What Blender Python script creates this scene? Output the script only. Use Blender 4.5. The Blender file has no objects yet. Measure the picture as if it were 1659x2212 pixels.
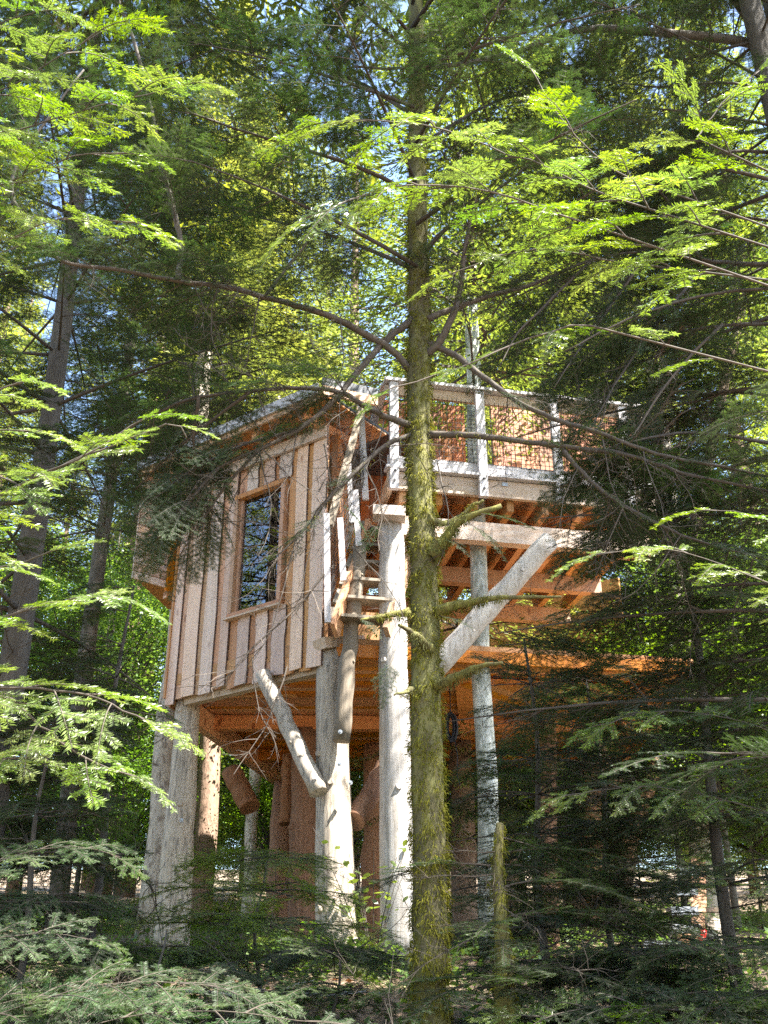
import bpy, math, random
import numpy as np
from mathutils import Vector, Matrix

# ------------------------------------------------------------------ camera, sky, sun, exposure
sc = bpy.context.scene
COL = sc.collection
E = 1.6                                   # eye height above the ground at the photographer
FPX, CX, CY = 2254.0, 829.5, 1106.0       # focal length and centre of a 1659 x 2212 frame
PITCH = math.radians(26.1)
CP, SP = math.cos(PITCH), math.sin(PITCH)

cam_d = bpy.data.cameras.new('camera')
cam = bpy.data.objects.new('camera', cam_d)
COL.objects.link(cam)
cam.location = (0, 0, E)
cam.rotation_euler = (math.radians(90) + PITCH, 0, 0)
cam_d.sensor_fit = 'HORIZONTAL'
cam_d.sensor_width = 36.0
cam_d.lens = 36.0 * FPX / 1659.0
cam_d.clip_start = 0.05
cam_d.clip_end = 600
sc.camera = cam

SUN_AZ = math.radians(118)                # from +Y (view direction) clockwise: behind, to the right
SUN_EL = math.radians(57)
w = bpy.data.worlds.new('World'); sc.world = w; w.use_nodes = True
nt = w.node_tree
bg = nt.nodes['Background']
sky = nt.nodes.new('ShaderNodeTexSky')
sky.sky_type = 'NISHITA'; sky.sun_disc = False
sky.sun_elevation = SUN_EL; sky.sun_rotation = SUN_AZ
sky.air_density = 1.0; sky.dust_density = 1.0; sky.ozone_density = 1.0
nt.links.new(sky.outputs[0], bg.inputs[0])
bg.inputs[1].default_value = 0.10

sun_d = bpy.data.lights.new('sun', 'SUN')
sun_d.energy = 5.0; sun_d.angle = math.radians(0.5); sun_d.color = (1.0, 0.95, 0.86)
sun = bpy.data.objects.new('sun', sun_d); COL.objects.link(sun)
to_sun = Vector((math.sin(SUN_AZ) * math.cos(SUN_EL), math.cos(SUN_AZ) * math.cos(SUN_EL), math.sin(SUN_EL)))
sun.rotation_euler = (-to_sun).to_track_quat('-Z', 'Y').to_euler()
sun.location = (10, -10, 30)

sc.view_settings.view_transform = 'Standard'
sc.view_settings.look = 'None'
sc.view_settings.gamma = 1.0
sc.view_settings.exposure = 3.0
sc.cycles.use_denoising = False
sc.cycles.max_bounces = 7
sc.cycles.diffuse_bounces = 4
sc.cycles.glossy_bounces = 3
sc.cycles.transmission_bounces = 4
sc.cycles.sample_clamp_indirect = 6.0

rng = np.random.default_rng(7)
random.seed(7)

# ------------------------------------------------------------------ helpers
def V3(*a): return np.array(a, dtype=float)

def ray(x, y):
    u, v = (x - CX) / FPX, (CY - y) / FPX
    return V3(u, CP - v * SP, SP + v * CP)

def P(x, y, Y):                           # the point at forward distance Y seen at (x, y)
    d = ray(x, y)
    return V3(0, 0, E) + d * (Y / d[1])

def PZ(x, y, dz):                         # the point dz above the eye seen at (x, y)
    d = ray(x, y)
    return V3(0, 0, E) + d * (dz / d[2])

def proj(p):
    p = np.asarray(p, float).reshape(-1, 3)
    x, y, z = p[:, 0], p[:, 1], p[:, 2] - E
    dep = y * CP + z * SP
    up = -y * SP + z * CP
    dd = np.where(dep > 0.05, dep, 0.05)
    return np.stack([CX + FPX * x / dd, CY - FPX * up / dd, dep], 1)

def gz(x, y):                             # terrain height: a slope rising away from the camera
    x = np.asarray(x, float); y = np.asarray(y, float)
    base = np.where(y < 10, 0.2 * y, 2.0 + 0.13 * (y - 10))
    base = np.where(y < -4, -0.8 + 0.05 * (y + 4), base)
    return base + 0.10 * np.sin(x * 0.9 + 1.3) * np.cos(y * 0.7) + 0.05 * np.sin(x * 2.3 + y * 1.7)

def nrm(v):
    v = np.asarray(v, float)
    return v / max(1e-9, np.linalg.norm(v))

class MB:
    def __init__(self):
        self.V = []; self.F = []; self.n = 0; self.A = []
    def add(self, V, F, mat=0, age=0.0):
        V = np.asarray(V, float).reshape(-1, 3); F = np.asarray(F, int)
        self.V.append(V); self.F.append((F + self.n, mat)); self.n += len(V)
        self.A.append(np.broadcast_to(np.asarray(age, float), (len(V),)))
    def box(self, c, ax, ay, az, hx, hy, hz, mat=0):
        c = np.asarray(c, float)
        s = [(-1,-1,-1),(1,-1,-1),(1,1,-1),(-1,1,-1),(-1,-1,1),(1,-1,1),(1,1,1),(-1,1,1)]
        V = [c + ax * hx * a + ay * hy * b + az * hz * d for a, b, d in s]
        F = [(0,3,2,1),(4,5,6,7),(0,1,5,4),(1,2,6,5),(2,3,7,6),(3,0,4,7)]
        self.add(V, F, mat)
    def beam(self, p0, p1, wd, ht, up=(0, 0, 1), mat=0):
        p0 = np.asarray(p0, float); p1 = np.asarray(p1, float)
        ax = nrm(p1 - p0); ay = nrm(np.cross(np.asarray(up, float), ax)); az = np.cross(ax, ay)
        self.box((p0 + p1) / 2, ax, ay, az, np.linalg.norm(p1 - p0) / 2, wd / 2, ht / 2, mat)
    def prism(self, poly, z0, z1, mat=0):  # poly: list of xy, counter-clockwise
        n = len(poly)
        V = [(x, y, z0) for x, y in poly] + [(x, y, z1) for x, y in poly]
        self.n0 = self.n
        Vn = np.array(V, float)
        self.V.append(Vn); self.A.append(np.zeros(len(Vn)))
        b = self.n; self.n += len(V)
        side = np.array([(i, (i + 1) % n, n + (i + 1) % n, n + i) for i in range(n)]) + b
        self.F.append((side, mat))
        self.F.append((np.array([list(range(n - 1, -1, -1))]) + b, mat))
        self.F.append((np.array([list(range(n, 2 * n))]) + b, mat))
    def tube(self, path, rad, sides=8, mat=0, wob=0.0, caps=True, age=0.0):
        path = np.asarray(path, float); n = len(path)
        rad = np.broadcast_to(np.asarray(rad, float), (n,))
        T = np.gradient(path, axis=0); T /= np.maximum(1e-9, np.linalg.norm(T, axis=1))[:, None]
        ref = V3(0, 0, 1) if abs(T[0][2]) < 0.9 else V3(1, 0, 0)
        N = nrm(np.cross(T[0], ref)); Vs = []
        ang = np.arange(sides) / sides * 2 * np.pi
        for i in range(n):
            N = nrm(N - T[i] * np.dot(N, T[i])); B = np.cross(T[i], N)
            r = rad[i] * (1 + wob * rng.uniform(-1, 1, sides))
            Vs.append(path[i] + (np.cos(ang) * r)[:, None] * N + (np.sin(ang) * r)[:, None] * B)
        Vs = np.concatenate(Vs)
        i = np.arange(n - 1)[:, None] * sides; j = np.arange(sides)[None]
        a = (i + j).ravel(); b = (i + (j + 1) % sides).ravel()
        F = np.stack([a, b, b + sides, a + sides], 1)
        self.add(Vs, F, mat, age)
        if caps:
            base = self.n - len(Vs)
            self.F.append((np.array([list(range(sides - 1, -1, -1))]) + base, mat))
            self.F.append((np.array([list(range((n - 1) * sides, n * sides))]) + base, mat))
    def mesh(self, name, mats, off=(0, 0, 0), smooth=False, attr=False):
        me = bpy.data.meshes.new(name)
        V = np.concatenate(self.V) - np.asarray(off, float)
        nl = sum(f.size for f, _ in self.F); nf = sum(len(f) for f, _ in self.F)
        me.vertices.add(len(V)); me.vertices.foreach_set('co', V.astype(np.float32).ravel())
        me.loops.add(nl); me.loops.foreach_set('vertex_index', np.concatenate([f.ravel() for f, _ in self.F]).astype(np.int32))
        tot = np.concatenate([np.full(len(f), f.shape[1]) for f, _ in self.F])
        st = np.concatenate([[0], np.cumsum(tot)[:-1]])
        me.polygons.add(nf)
        me.polygons.foreach_set('loop_start', st.astype(np.int32))
        me.polygons.foreach_set('loop_total', tot.astype(np.int32))
        me.polygons.foreach_set('material_index', np.concatenate([np.full(len(f), m) for f, m in self.F]).astype(np.int32))
        me.polygons.foreach_set('use_smooth', (tot <= 4) & bool(smooth))
        if attr:
            at = me.attributes.new('age', 'FLOAT', 'POINT')
            at.data.foreach_set('value', np.concatenate(self.A).astype(np.float32))
        for m in mats: me.materials.append(m)
        me.update(calc_edges=True)
        return me

def spline(pts, n=4):                     # Catmull-Rom through the points
    pts = [np.asarray(p, float) for p in pts]
    if len(pts) < 3:
        return np.array([pts[0] + (pts[1] - pts[0]) * t for t in np.linspace(0, 1, n + 1)])
    q = [2 * pts[0] - pts[1]] + pts + [2 * pts[-1] - pts[-2]]
    out = []
    for i in range(1, len(q) - 2):
        for t in np.arange(n) / n:
            out.append(0.5 * ((2 * q[i]) + (q[i+1] - q[i-1]) * t + (2*q[i-1] - 5*q[i] + 4*q[i+1] - q[i+2]) * t**2 + (3*q[i] - q[i-1] - 3*q[i+1] + q[i+2]) * t**3))
    out.append(pts[-1])
    return np.array(out)

ROOT = {}
def thing(name, label, cat, loc, group=None):
    o = bpy.data.objects.new(name, None); COL.objects.link(o)
    o.location = loc; o.empty_display_size = 0.2
    o['label'] = label; o['category'] = cat
    if group: o['group'] = group
    ROOT[o.name] = np.array(loc, float)
    return o

def root_loc(o):
    while o.parent: o = o.parent
    return ROOT.get(o.name, np.zeros(3))

def part(name, mb, mats, parent, smooth=False, attr=False, label=None, stuff=False):
    me = mb.mesh(name, mats, root_loc(parent), smooth, attr)
    o = bpy.data.objects.new(name, me); COL.objects.link(o); o.parent = parent
    if label: o['label'] = label
    if stuff: o['kind'] = 'stuff'
    return o

def single(name, mb, mats, label, cat, loc, group=None, smooth=False, attr=False):
    me = mb.mesh(name, mats, loc, smooth, attr)
    o = bpy.data.objects.new(name, me); COL.objects.link(o); o.location = loc
    o['label'] = label; o['category'] = cat
    if group: o['group'] = group
    return o

def struct(name, mb, mats, kind='structure', smooth=False, attr=False):
    me = mb.mesh(name, mats, (0, 0, 0), smooth, attr)
    o = bpy.data.objects.new(name, me); COL.objects.link(o); o['kind'] = kind
    return o

# ------------------------------------------------------------------ materials
def newmat(name):
    m = bpy.data.materials.new(name); m.use_nodes = True
    t = m.node_tree; b = t.nodes['Principled BSDF']
    return m, t, b

def N(t, typ, **kw):
    n = t.nodes.new(typ)
    for k, v in kw.items():
        if k in n.inputs: n.inputs[k].default_value = v
        else: setattr(n, k, v)
    return n

def ramp(t, stops):
    r = t.nodes.new('ShaderNodeValToRGB'); e = r.color_ramp.elements
    while len(e) < len(stops): e.new(0.5)
    for i, (p, c) in enumerate(stops):
        e[i].position = p; e[i].color = (*c, 1)
    return r

def coords(t, scale, obj=True):
    tc = N(t, 'ShaderNodeTexCoord'); mp = N(t, 'ShaderNodeMapping')
    t.links.new(tc.outputs['Object'], mp.inputs['Vector'])
    mp.inputs['Scale'].default_value = scale
    return mp

def rand_tint(t, col_out, lo=0.8, hi=1.2, sat=0.15, hue=0.0):
    oi = N(t, 'ShaderNodeObjectInfo')
    hs = N(t, 'ShaderNodeHueSaturation')
    mr = N(t, 'ShaderNodeMapRange'); mr.inputs[3].default_value = lo; mr.inputs[4].default_value = hi
    t.links.new(oi.outputs['Random'], mr.inputs[0]); t.links.new(mr.outputs[0], hs.inputs['Value'])
    m2 = N(t, 'ShaderNodeMath', operation='MULTIPLY'); m2.inputs[1].default_value = 7.31
    m3 = N(t, 'ShaderNodeMath', operation='FRACT')
    t.links.new(oi.outputs['Random'], m2.inputs[0]); t.links.new(m2.outputs[0], m3.inputs[0])
    m4 = N(t, 'ShaderNodeMapRange'); m4.inputs[3].default_value = 1 - sat; m4.inputs[4].default_value = 1 + sat
    t.links.new(m3.outputs[0], m4.inputs[0]); t.links.new(m4.outputs[0], hs.inputs['Saturation'])
    if hue:
        m5 = N(t, 'ShaderNodeMath', operation='MULTIPLY'); m5.inputs[1].default_value = 13.7
        m6 = N(t, 'ShaderNodeMath', operation='FRACT')
        t.links.new(oi.outputs['Random'], m5.inputs[0]); t.links.new(m5.outputs[0], m6.inputs[0])
        m7 = N(t, 'ShaderNodeMapRange'); m7.inputs[3].default_value = 0.5 - hue; m7.inputs[4].default_value = 0.5 + hue
        t.links.new(m6.outputs[0], m7.inputs[0]); t.links.new(m7.outputs[0], hs.inputs['Hue'])
    t.links.new(col_out, hs.inputs['Color'])
    return hs.outputs['Color']

def wood(name, dark, light, grain=(14, 14, 1.0), knot=(0.25, 0.1, 0.04), rough=0.62, tint=(0.8, 1.18), sat=0.2, grey=None):
    """sawn timber: stretched grain, knots, and a tint of its own for each board"""
    m, t, b = newmat(name)
    mp = coords(t, grain)
    oi = N(t, 'ShaderNodeObjectInfo')
    ad = N(t, 'ShaderNodeVectorMath', operation='ADD')
    sc3 = N(t, 'ShaderNodeVectorMath', operation='SCALE'); sc3.inputs['Scale'].default_value = 37.0
    cmb = N(t, 'ShaderNodeCombineXYZ')
    for i in range(3): t.links.new(oi.outputs['Random'], cmb.inputs[i])
    t.links.new(cmb.outputs[0], sc3.inputs[0]); t.links.new(sc3.outputs[0], ad.inputs[1]); t.links.new(mp.outputs[0], ad.inputs[0])
    n1 = N(t, 'ShaderNodeTexNoise'); n1.inputs['Scale'].default_value = 1.0; n1.inputs['Detail'].default_value = 6; n1.inputs['Distortion'].default_value = 0.6
    t.links.new(ad.outputs[0], n1.inputs['Vector'])
    wv = N(t, 'ShaderNodeTexNoise'); wv.inputs['Scale'].default_value = 5.0; wv.inputs['Detail'].default_value = 3
    t.links.new(ad.outputs[0], wv.inputs['Vector'])
    r = ramp(t, [(0.3, dark), (0.52, tuple((a + c) / 2 for a, c in zip(dark, light))), (0.72, light)])
    mx = N(t, 'ShaderNodeMix', data_type='FLOAT'); mx.inputs[0].default_value = 0.4
    t.links.new(n1.outputs[0], mx.inputs[2]); t.links.new(wv.outputs[0], mx.inputs[3])
    t.links.new(mx.outputs[0], r.inputs[0])
    # knots
    mpk = coords(t, (5, 5, 2.2)); adk = N(t, 'ShaderNodeVectorMath', operation='ADD')
    t.links.new(mpk.outputs[0], adk.inputs[0]); t.links.new(sc3.outputs[0], adk.inputs[1])
    vo = N(t, 'ShaderNodeTexVoronoi'); vo.inputs['Scale'].default_value = 1.0
    t.links.new(adk.outputs[0], vo.inputs['Vector'])
    rk = ramp(t, [(0.0, (1, 1, 1)), (0.09, (0.8, 0.8, 0.8)), (0.14, (0, 0, 0))])
    t.links.new(vo.outputs['Distance'], rk.inputs[0])
    mk = N(t, 'ShaderNodeMix', data_type='RGBA'); mk.inputs[7].default_value = (*knot, 1)
    t.links.new(rk.outputs[0], mk.inputs[0]); t.links.new(r.outputs[0], mk.inputs[6])
    col = mk.outputs[2]
    if grey:                                # weathering: streaks of silver grey, more on some boards
        mg = N(t, 'ShaderNodeMix', data_type='RGBA'); mg.inputs[7].default_value = (*grey, 1)
        f1 = N(t, 'ShaderNodeMath', operation='MULTIPLY'); f1.inputs[1].default_value = 5.77
        f2 = N(t, 'ShaderNodeMath', operation='FRACT'); f3 = N(t, 'ShaderNodeMath', operation='MULTIPLY')
        t.links.new(oi.outputs['Random'], f1.inputs[0]); t.links.new(f1.outputs[0], f2.inputs[0])
        t.links.new(f2.outputs[0], f3.inputs[0]); t.links.new(n1.outputs[0], f3.inputs[1])
        f4 = N(t, 'ShaderNodeMath', operation='MULTIPLY', use_clamp=True); f4.inputs[1].default_value = 1.7
        t.links.new(f3.outputs[0], f4.inputs[0]); t.links.new(f4.outputs[0], mg.inputs[0])
        t.links.new(col, mg.inputs[6]); col = mg.outputs[2]
    col = rand_tint(t, col, tint[0], tint[1], sat, 0.008)
    t.links.new(col, b.inputs['Base Color'])
    b.inputs['Roughness'].default_value = rough
    bp = N(t, 'ShaderNodeBump'); bp.inputs['Strength'].default_value = 0.25; bp.inputs['Distance'].default_value = 0.004
    t.links.new(wv.outputs[0], bp.inputs['Height']); t.links.new(bp.outputs[0], b.inputs['Normal'])
    return m

def barkmat(name, stops, scale=(9, 9, 2.2), bump=0.02, rough=0.85, det=8, big=0.35, spots=None):
    m, t, b = newmat(name)
    mp = coords(t, scale)
    n1 = N(t, 'ShaderNodeTexNoise'); n1.inputs['Scale'].default_value = 2.2; n1.inputs['Detail'].default_value = det; n1.inputs['Roughness'].default_value = 0.65
    n2 = N(t, 'ShaderNodeTexNoise'); n2.inputs['Scale'].default_value = big; n2.inputs['Detail'].default_value = 4
    t.links.new(mp.outputs[0], n1.inputs[0]); t.links.new(mp.outputs[0], n2.inputs[0])
    mx = N(t, 'ShaderNodeMix', data_type='FLOAT'); mx.inputs[0].default_value = 0.4
    t.links.new(n1.outputs[0], mx.inputs[2]); t.links.new(n2.outputs[0], mx.inputs[3])
    r = ramp(t, stops); t.links.new(mx.outputs[0], r.inputs[0])
    col = r.outputs[0]
    if spots:
        mp2 = coords(t, (scale[0] * 1.3, scale[1] * 1.3, scale[2] * 2.5))
        n3 = N(t, 'ShaderNodeTexNoise'); n3.inputs['Scale'].default_value = 1.6; n3.inputs['Detail'].default_value = 5
        t.links.new(mp2.outputs[0], n3.inputs[0])
        r3 = ramp(t, [(0.53, (0, 0, 0)), (0.60, (0.85, 0.85, 0.85))]); t.links.new(n3.outputs[0], r3.inputs[0])
        m3 = N(t, 'ShaderNodeMix', data_type='RGBA'); m3.inputs[7].default_value = (*spots, 1)
        t.links.new(r3.outputs[0], m3.inputs[0]); t.links.new(col, m3.inputs[6]); col = m3.outputs[2]
    if spots:
        mp4 = coords(t, (scale[0] * 2.6, scale[1] * 2.6, 0.55))
        n4 = N(t, 'ShaderNodeTexNoise'); n4.inputs['Scale'].default_value = 1.0; n4.inputs['Detail'].default_value = 2
        t.links.new(mp4.outputs[0], n4.inputs[0])
        r4 = ramp(t, [(0.485, (0, 0, 0)), (0.5, (0.75, 0.75, 0.75)), (0.515, (0, 0, 0))]); t.links.new(n4.outputs[0], r4.inputs[0])
        m4_ = N(t, 'ShaderNodeMix', data_type='RGBA'); m4_.inputs[7].default_value = (*[c * 0.55 for c in spots], 1)
        t.links.new(r4.outputs[0], m4_.inputs[0]); t.links.new(col, m4_.inputs[6]); col = m4_.outputs[2]
    col = rand_tint(t, col, 0.85, 1.15, 0.1)
    t.links.new(col, b.inputs['Base Color']); b.inputs['Roughness'].default_value = rough
    bp = N(t, 'ShaderNodeBump'); bp.inputs['Strength'].default_value = 0.7; bp.inputs['Distance'].default_value = bump
    t.links.new(n1.outputs[0], bp.inputs['Height']); t.links.new(bp.outputs[0], b.inputs['Normal'])
    return m

def leafmat(name, old, fresh, trans, tfac=0.35, rough=0.42, tint=(0.75, 1.25), hue=0.015, spec=0.5):
    m, t, b = newmat(name)
    at = N(t, 'ShaderNodeAttribute', attribute_name='age')
    mx = N(t, 'ShaderNodeMix', data_type='RGBA')
    mx.inputs[6].default_value = (*old, 1); mx.inputs[7].default_value = (*fresh, 1)
    t.links.new(at.outputs['Fac'], mx.inputs[0])
    col = rand_tint(t, mx.outputs[2], tint[0], tint[1], 0.2, hue)
    t.links.new(col, b.inputs['Base Color']); b.inputs['Roughness'].default_value = rough
    b.inputs['Specular IOR Level'].default_value = spec
    tr = N(t, 'ShaderNodeBsdfTranslucent')
    mc = N(t, 'ShaderNodeMix', data_type='RGBA', blend_type='MULTIPLY'); mc.inputs[0].default_value = 1.0
    mc.inputs[7].default_value = (*trans, 1)
    t.links.new(col, mc.inputs[6]); t.links.new(mc.outputs[2], tr.inputs[0])
    ms = N(t, 'ShaderNodeMixShader'); ms.inputs[0].default_value = tfac
    out = t.nodes['Material Output']
    t.links.new(b.outputs[0], ms.inputs[1]); t.links.new(tr.outputs[0], ms.inputs[2]); t.links.new(ms.outputs[0], out.inputs[0])
    return m

def plain(name, col, rough=0.6, metal=0.0, spec=0.5, noise=0.15, scale=20):
    m, t, b = newmat(name)
    mp = coords(t, (scale,) * 3); n1 = N(t, 'ShaderNodeTexNoise'); n1.inputs['Scale'].default_value = 1.0; n1.inputs['Detail'].default_value = 5
    t.links.new(mp.outputs[0], n1.inputs[0])
    r = ramp(t, [(0.3, tuple(c * (1 - noise) for c in col)), (0.7, tuple(min(1, c * (1 + noise)) for c in col))])
    t.links.new(n1.outputs[0], r.inputs[0]); t.links.new(r.outputs[0], b.inputs['Base Color'])
    b.inputs['Roughness'].default_value = rough; b.inputs['Metallic'].default_value = metal
    b.inputs['Specular IOR Level'].default_value = spec
    return m

M = {}
M['wall'] = wood('weathered_larch', (0.47, 0.29, 0.205), (0.74, 0.52, 0.40), (22, 22, 1.1), (0.26, 0.11, 0.05), tint=(0.8, 1.2), grey=(0.56, 0.47, 0.43))
M['wallin'] = wood('fresh_larch', (0.42, 0.20, 0.09), (0.62, 0.35, 0.19), (22, 22, 1.1), (0.24, 0.09, 0.03), tint=(0.75, 1.15))
M['bark_edge'] = barkmat('waney_edge_bark', [(0.3, (0.05, 0.03, 0.025)), (0.7, (0.16, 0.10, 0.08))], (40, 40, 12), 0.004)
M['soffit'] = wood('oiled_larch_soffit', (0.52, 0.19, 0.055), (0.76, 0.34, 0.11), (1.0, 22, 22), (0.25, 0.07, 0.015), 0.45, (0.72, 1.2))
M['orange'] = wood('oiled_larch', (0.40, 0.15, 0.04), (0.64, 0.30, 0.10), (16, 16, 1.2), (0.25, 0.07, 0.02), 0.45, (0.75, 1.2))
M['beam'] = wood('sawn_beam', (0.38, 0.24, 0.14), (0.58, 0.42, 0.28), (1.0, 20, 20), (0.24, 0.12, 0.06), 0.65, (0.85, 1.12), grey=(0.52, 0.46, 0.42))
M['joist'] = wood('sawn_joist', (0.28, 0.14, 0.06), (0.46, 0.26, 0.12), (12, 12, 2), (0.2, 0.09, 0.04), 0.65, (0.8, 1.2))
M['picket'] = wood('silvered_timber', (0.40, 0.375, 0.385), (0.54, 0.52, 0.54), (22, 22, 1.2), (0.4, 0.34, 0.32), 0.6, (0.92, 1.08), 0.1)
M['deckwall'] = wood('red_larch', (0.24, 0.068, 0.014), (0.38, 0.125, 0.032), (16, 16, 1.2), (0.2, 0.06, 0.02), 0.5, (0.75, 1.2))
M['frame'] = wood('window_frame_larch', (0.34, 0.14, 0.05), (0.50, 0.24, 0.10), (18, 18, 1.5), (0.22, 0.08, 0.03), 0.5, (0.9, 1.1))
M['log'] = barkmat('peeled_log', [(0.25, (0.21, 0.17, 0.13)), (0.45, (0.38, 0.32, 0.255)), (0.75, (0.52, 0.46, 0.39))], (16, 16, 1.1), 0.006, 0.7, 7, 0.5, (0.20, 0.17, 0.14))
M['log_grey'] = barkmat('silvery_log', [(0.25, (0.25, 0.225, 0.205)), (0.45, (0.38, 0.355, 0.335)), (0.75, (0.50, 0.48, 0.46))], (14, 14, 0.9), 0.006, 0.7, 7, 0.5, (0.30, 0.27, 0.24))
M['log_dark'] = barkmat('old_grey_log', [(0.25, (0.08, 0.065, 0.05)), (0.45, (0.17, 0.14, 0.105)), (0.75, (0.27, 0.22, 0.17))], (16, 16, 1.2), 0.01, 0.8)
M['log_red'] = barkmat('red_bark_log', [(0.25, (0.10, 0.045, 0.025)), (0.5, (0.24, 0.115, 0.06)), (0.75, (0.36, 0.20, 0.12))], (14, 14, 1.6), 0.012, 0.85)
M['bark'] = barkmat('fir_bark', [(0.28, (0.035, 0.028, 0.022)), (0.5, (0.07, 0.06, 0.048)), (0.75, (0.13, 0.115, 0.095))], (11, 11, 2.6), 0.03)
M['bark_red'] = barkmat('spruce_bark', [(0.28, (0.08, 0.045, 0.03)), (0.5, (0.20, 0.13, 0.09)), (0.75, (0.34, 0.25, 0.19))], (9, 9, 3.5), 0.03)
M['bark_pale'] = barkmat('pale_bark', [(0.25, (0.22, 0.17, 0.12)), (0.5, (0.46, 0.39, 0.31)), (0.75, (0.62, 0.55, 0.46))], (9, 9, 2.0), 0.015, 0.8, 8, 0.35, (0.2, 0.15, 0.11))
M['bark_lichen'] = barkmat('lichen_bark', [(0.30, (0.08, 0.085, 0.07)), (0.48, (0.30, 0.32, 0.29)), (0.62, (0.60, 0.62, 0.60))], (13, 13, 4), 0.02, 0.9)
M['moss_bark'] = barkmat('mossy_bark', [(0.30, (0.030, 0.024, 0.014)), (0.47, (0.085, 0.075, 0.024)), (0.58, (0.15, 0.145, 0.035)), (0.72, (0.24, 0.22, 0.10))], (9, 9, 3), 0.03, 0.95)
M['twig'] = barkmat('twig_bark', [(0.3, (0.024, 0.019, 0.014)), (0.7, (0.08, 0.062, 0.046))], (30, 30, 30), 0.003)
M['moss'] = leafmat('moss', (0.060, 0.064, 0.016), (0.155, 0.152, 0.036), (1.3, 1.25, 0.6), 0.3, 0.8, spec=0.15)
M['needle'] = leafmat('fir_needles', (0.020, 0.038, 0.017), (0.058, 0.098, 0.026), (1.8, 1.9, 0.9), 0.36, 0.5, spec=0.3)
M['needle_fresh'] = leafmat('fresh_fir_needles', (0.070, 0.120, 0.022), (0.180, 0.250, 0.030), (1.6, 1.6, 0.7), 0.42, 0.36, (0.85, 1.15), spec=0.6)
M['needle_far'] = leafmat('sunlit_tone_fir_needles', (0.070, 0.098, 0.030), (0.165, 0.190, 0.045), (1.9, 1.85, 0.8), 0.42, 0.5, (0.8, 1.2))  # base colour raised so the far firs look sunlit
M['needle_dead'] = leafmat('dry_needles', (0.16, 0.085, 0.04), (0.24, 0.14, 0.08), (1.2, 1.0, 0.8), 0.25, 0.7)
M['leaf'] = leafmat('broad_leaves', (0.060, 0.125, 0.025), (0.13, 0.21, 0.03), (1.8, 1.7, 0.6), 0.45, 0.4)
M['membrane'] = plain('roof_membrane', (0.03, 0.035, 0.05), 0.35, 0, 0.6, 0.3, 6)
M['metal'] = plain('galvanised_steel', (0.34, 0.355, 0.38), 0.4, 0.6, 0.5, 0.15, 30)
M['red'] = plain('red_paint', (0.62, 0.025, 0.02), 0.4)
M['black'] = plain('black_cord', (0.012, 0.012, 0.014), 0.7)
M['black_cloth'] = plain('dark_fabric', (0.012, 0.014, 0.022), 0.8)
M['dark'] = plain('dark_interior', (0.03, 0.02, 0.015), 0.9)

def glassmat():
    m, t, b = newmat('window_glass')
    t.nodes.remove(b)
    gl = N(t, 'ShaderNodeBsdfGlossy'); gl.inputs['Roughness'].default_value = 0.015; gl.inputs['Color'].default_value = (0.9, 0.93, 1, 1)
    tp = N(t, 'ShaderNodeBsdfTransparent'); tp.inputs[0].default_value = (0.55, 0.58, 0.58, 1)
    lw = N(t, 'ShaderNodeFresnel'); lw.inputs[0].default_value = 2.4
    ms = N(t, 'ShaderNodeMixShader')
    t.links.new(lw.outputs[0], ms.inputs[0]); t.links.new(tp.outputs[0], ms.inputs[1]); t.links.new(gl.outputs[0], ms.inputs[2])
    t.links.new(ms.outputs[0], t.nodes['Material Output'].inputs[0])
    return m
M['glass'] = glassmat()

def groundmat():
    m, t, b = newmat('forest_floor')
    mp = coords(t, (1, 1, 1))
    n1 = N(t, 'ShaderNodeTexNoise'); n1.inputs['Scale'].default_value = 1.1; n1.inputs['Detail'].default_value = 8; n1.inputs['Roughness'].default_value = 0.7
    n2 = N(t, 'ShaderNodeTexNoise'); n2.inputs['Scale'].default_value = 24; n2.inputs['Detail'].default_value = 6
    t.links.new(mp.outputs[0], n1.inputs[0]); t.links.new(mp.outputs[0], n2.inputs[0])
    mx = N(t, 'ShaderNodeMix', data_type='FLOAT'); mx.inputs[0].default_value = 0.5
    t.links.new(n1.outputs[0], mx.inputs[2]); t.links.new(n2.outputs[0], mx.inputs[3])
    r = ramp(t, [(0.3, (0.05, 0.036, 0.024)), (0.45, (0.14, 0.095, 0.065)), (0.53, (0.23, 0.16, 0.11)), (0.6, (0.085, 0.11, 0.03)), (0.75, (0.10, 0.13, 0.035))])
    t.links.new(mx.outputs[0], r.inputs[0]); t.links.new(r.outputs[0], b.inputs['Base Color'])
    b.inputs['Roughness'].default_value = 0.95
    bp = N(t, 'ShaderNodeBump'); bp.inputs['Strength'].default_value = 0.8; bp.inputs['Distance'].default_value = 0.05
    t.links.new(n2.outputs[0], bp.inputs['Height']); t.links.new(bp.outputs[0], b.inputs['Normal'])
    return m
M['ground'] = groundmat()

# ------------------------------------------------------------------ ground
def build_ground():
    a = np.concatenate([np.linspace(-150, -22, 22), np.linspace(-20, 20, 81), np.linspace(22, 150, 22)])
    bb = np.concatenate([np.linspace(-60, -6, 14), np.linspace(-5, 30, 71), np.linspace(32, 220, 40)])
    X, Y = np.meshgrid(a, bb)
    Z = gz(X, Y)
    Vg = np.stack([X, Y, Z], -1).reshape(-1, 3)
    nx, ny = len(a), len(bb)
    i = np.arange(ny - 1)[:, None] * nx; j = np.arange(nx - 1)[None]
    q = (i + j).ravel()
    mb = MB(); mb.add(Vg, np.stack([q, q + 1, q + nx + 1, q + nx], 1))
    struct('ground', mb, [M['ground']], smooth=True)
build_ground()

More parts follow.
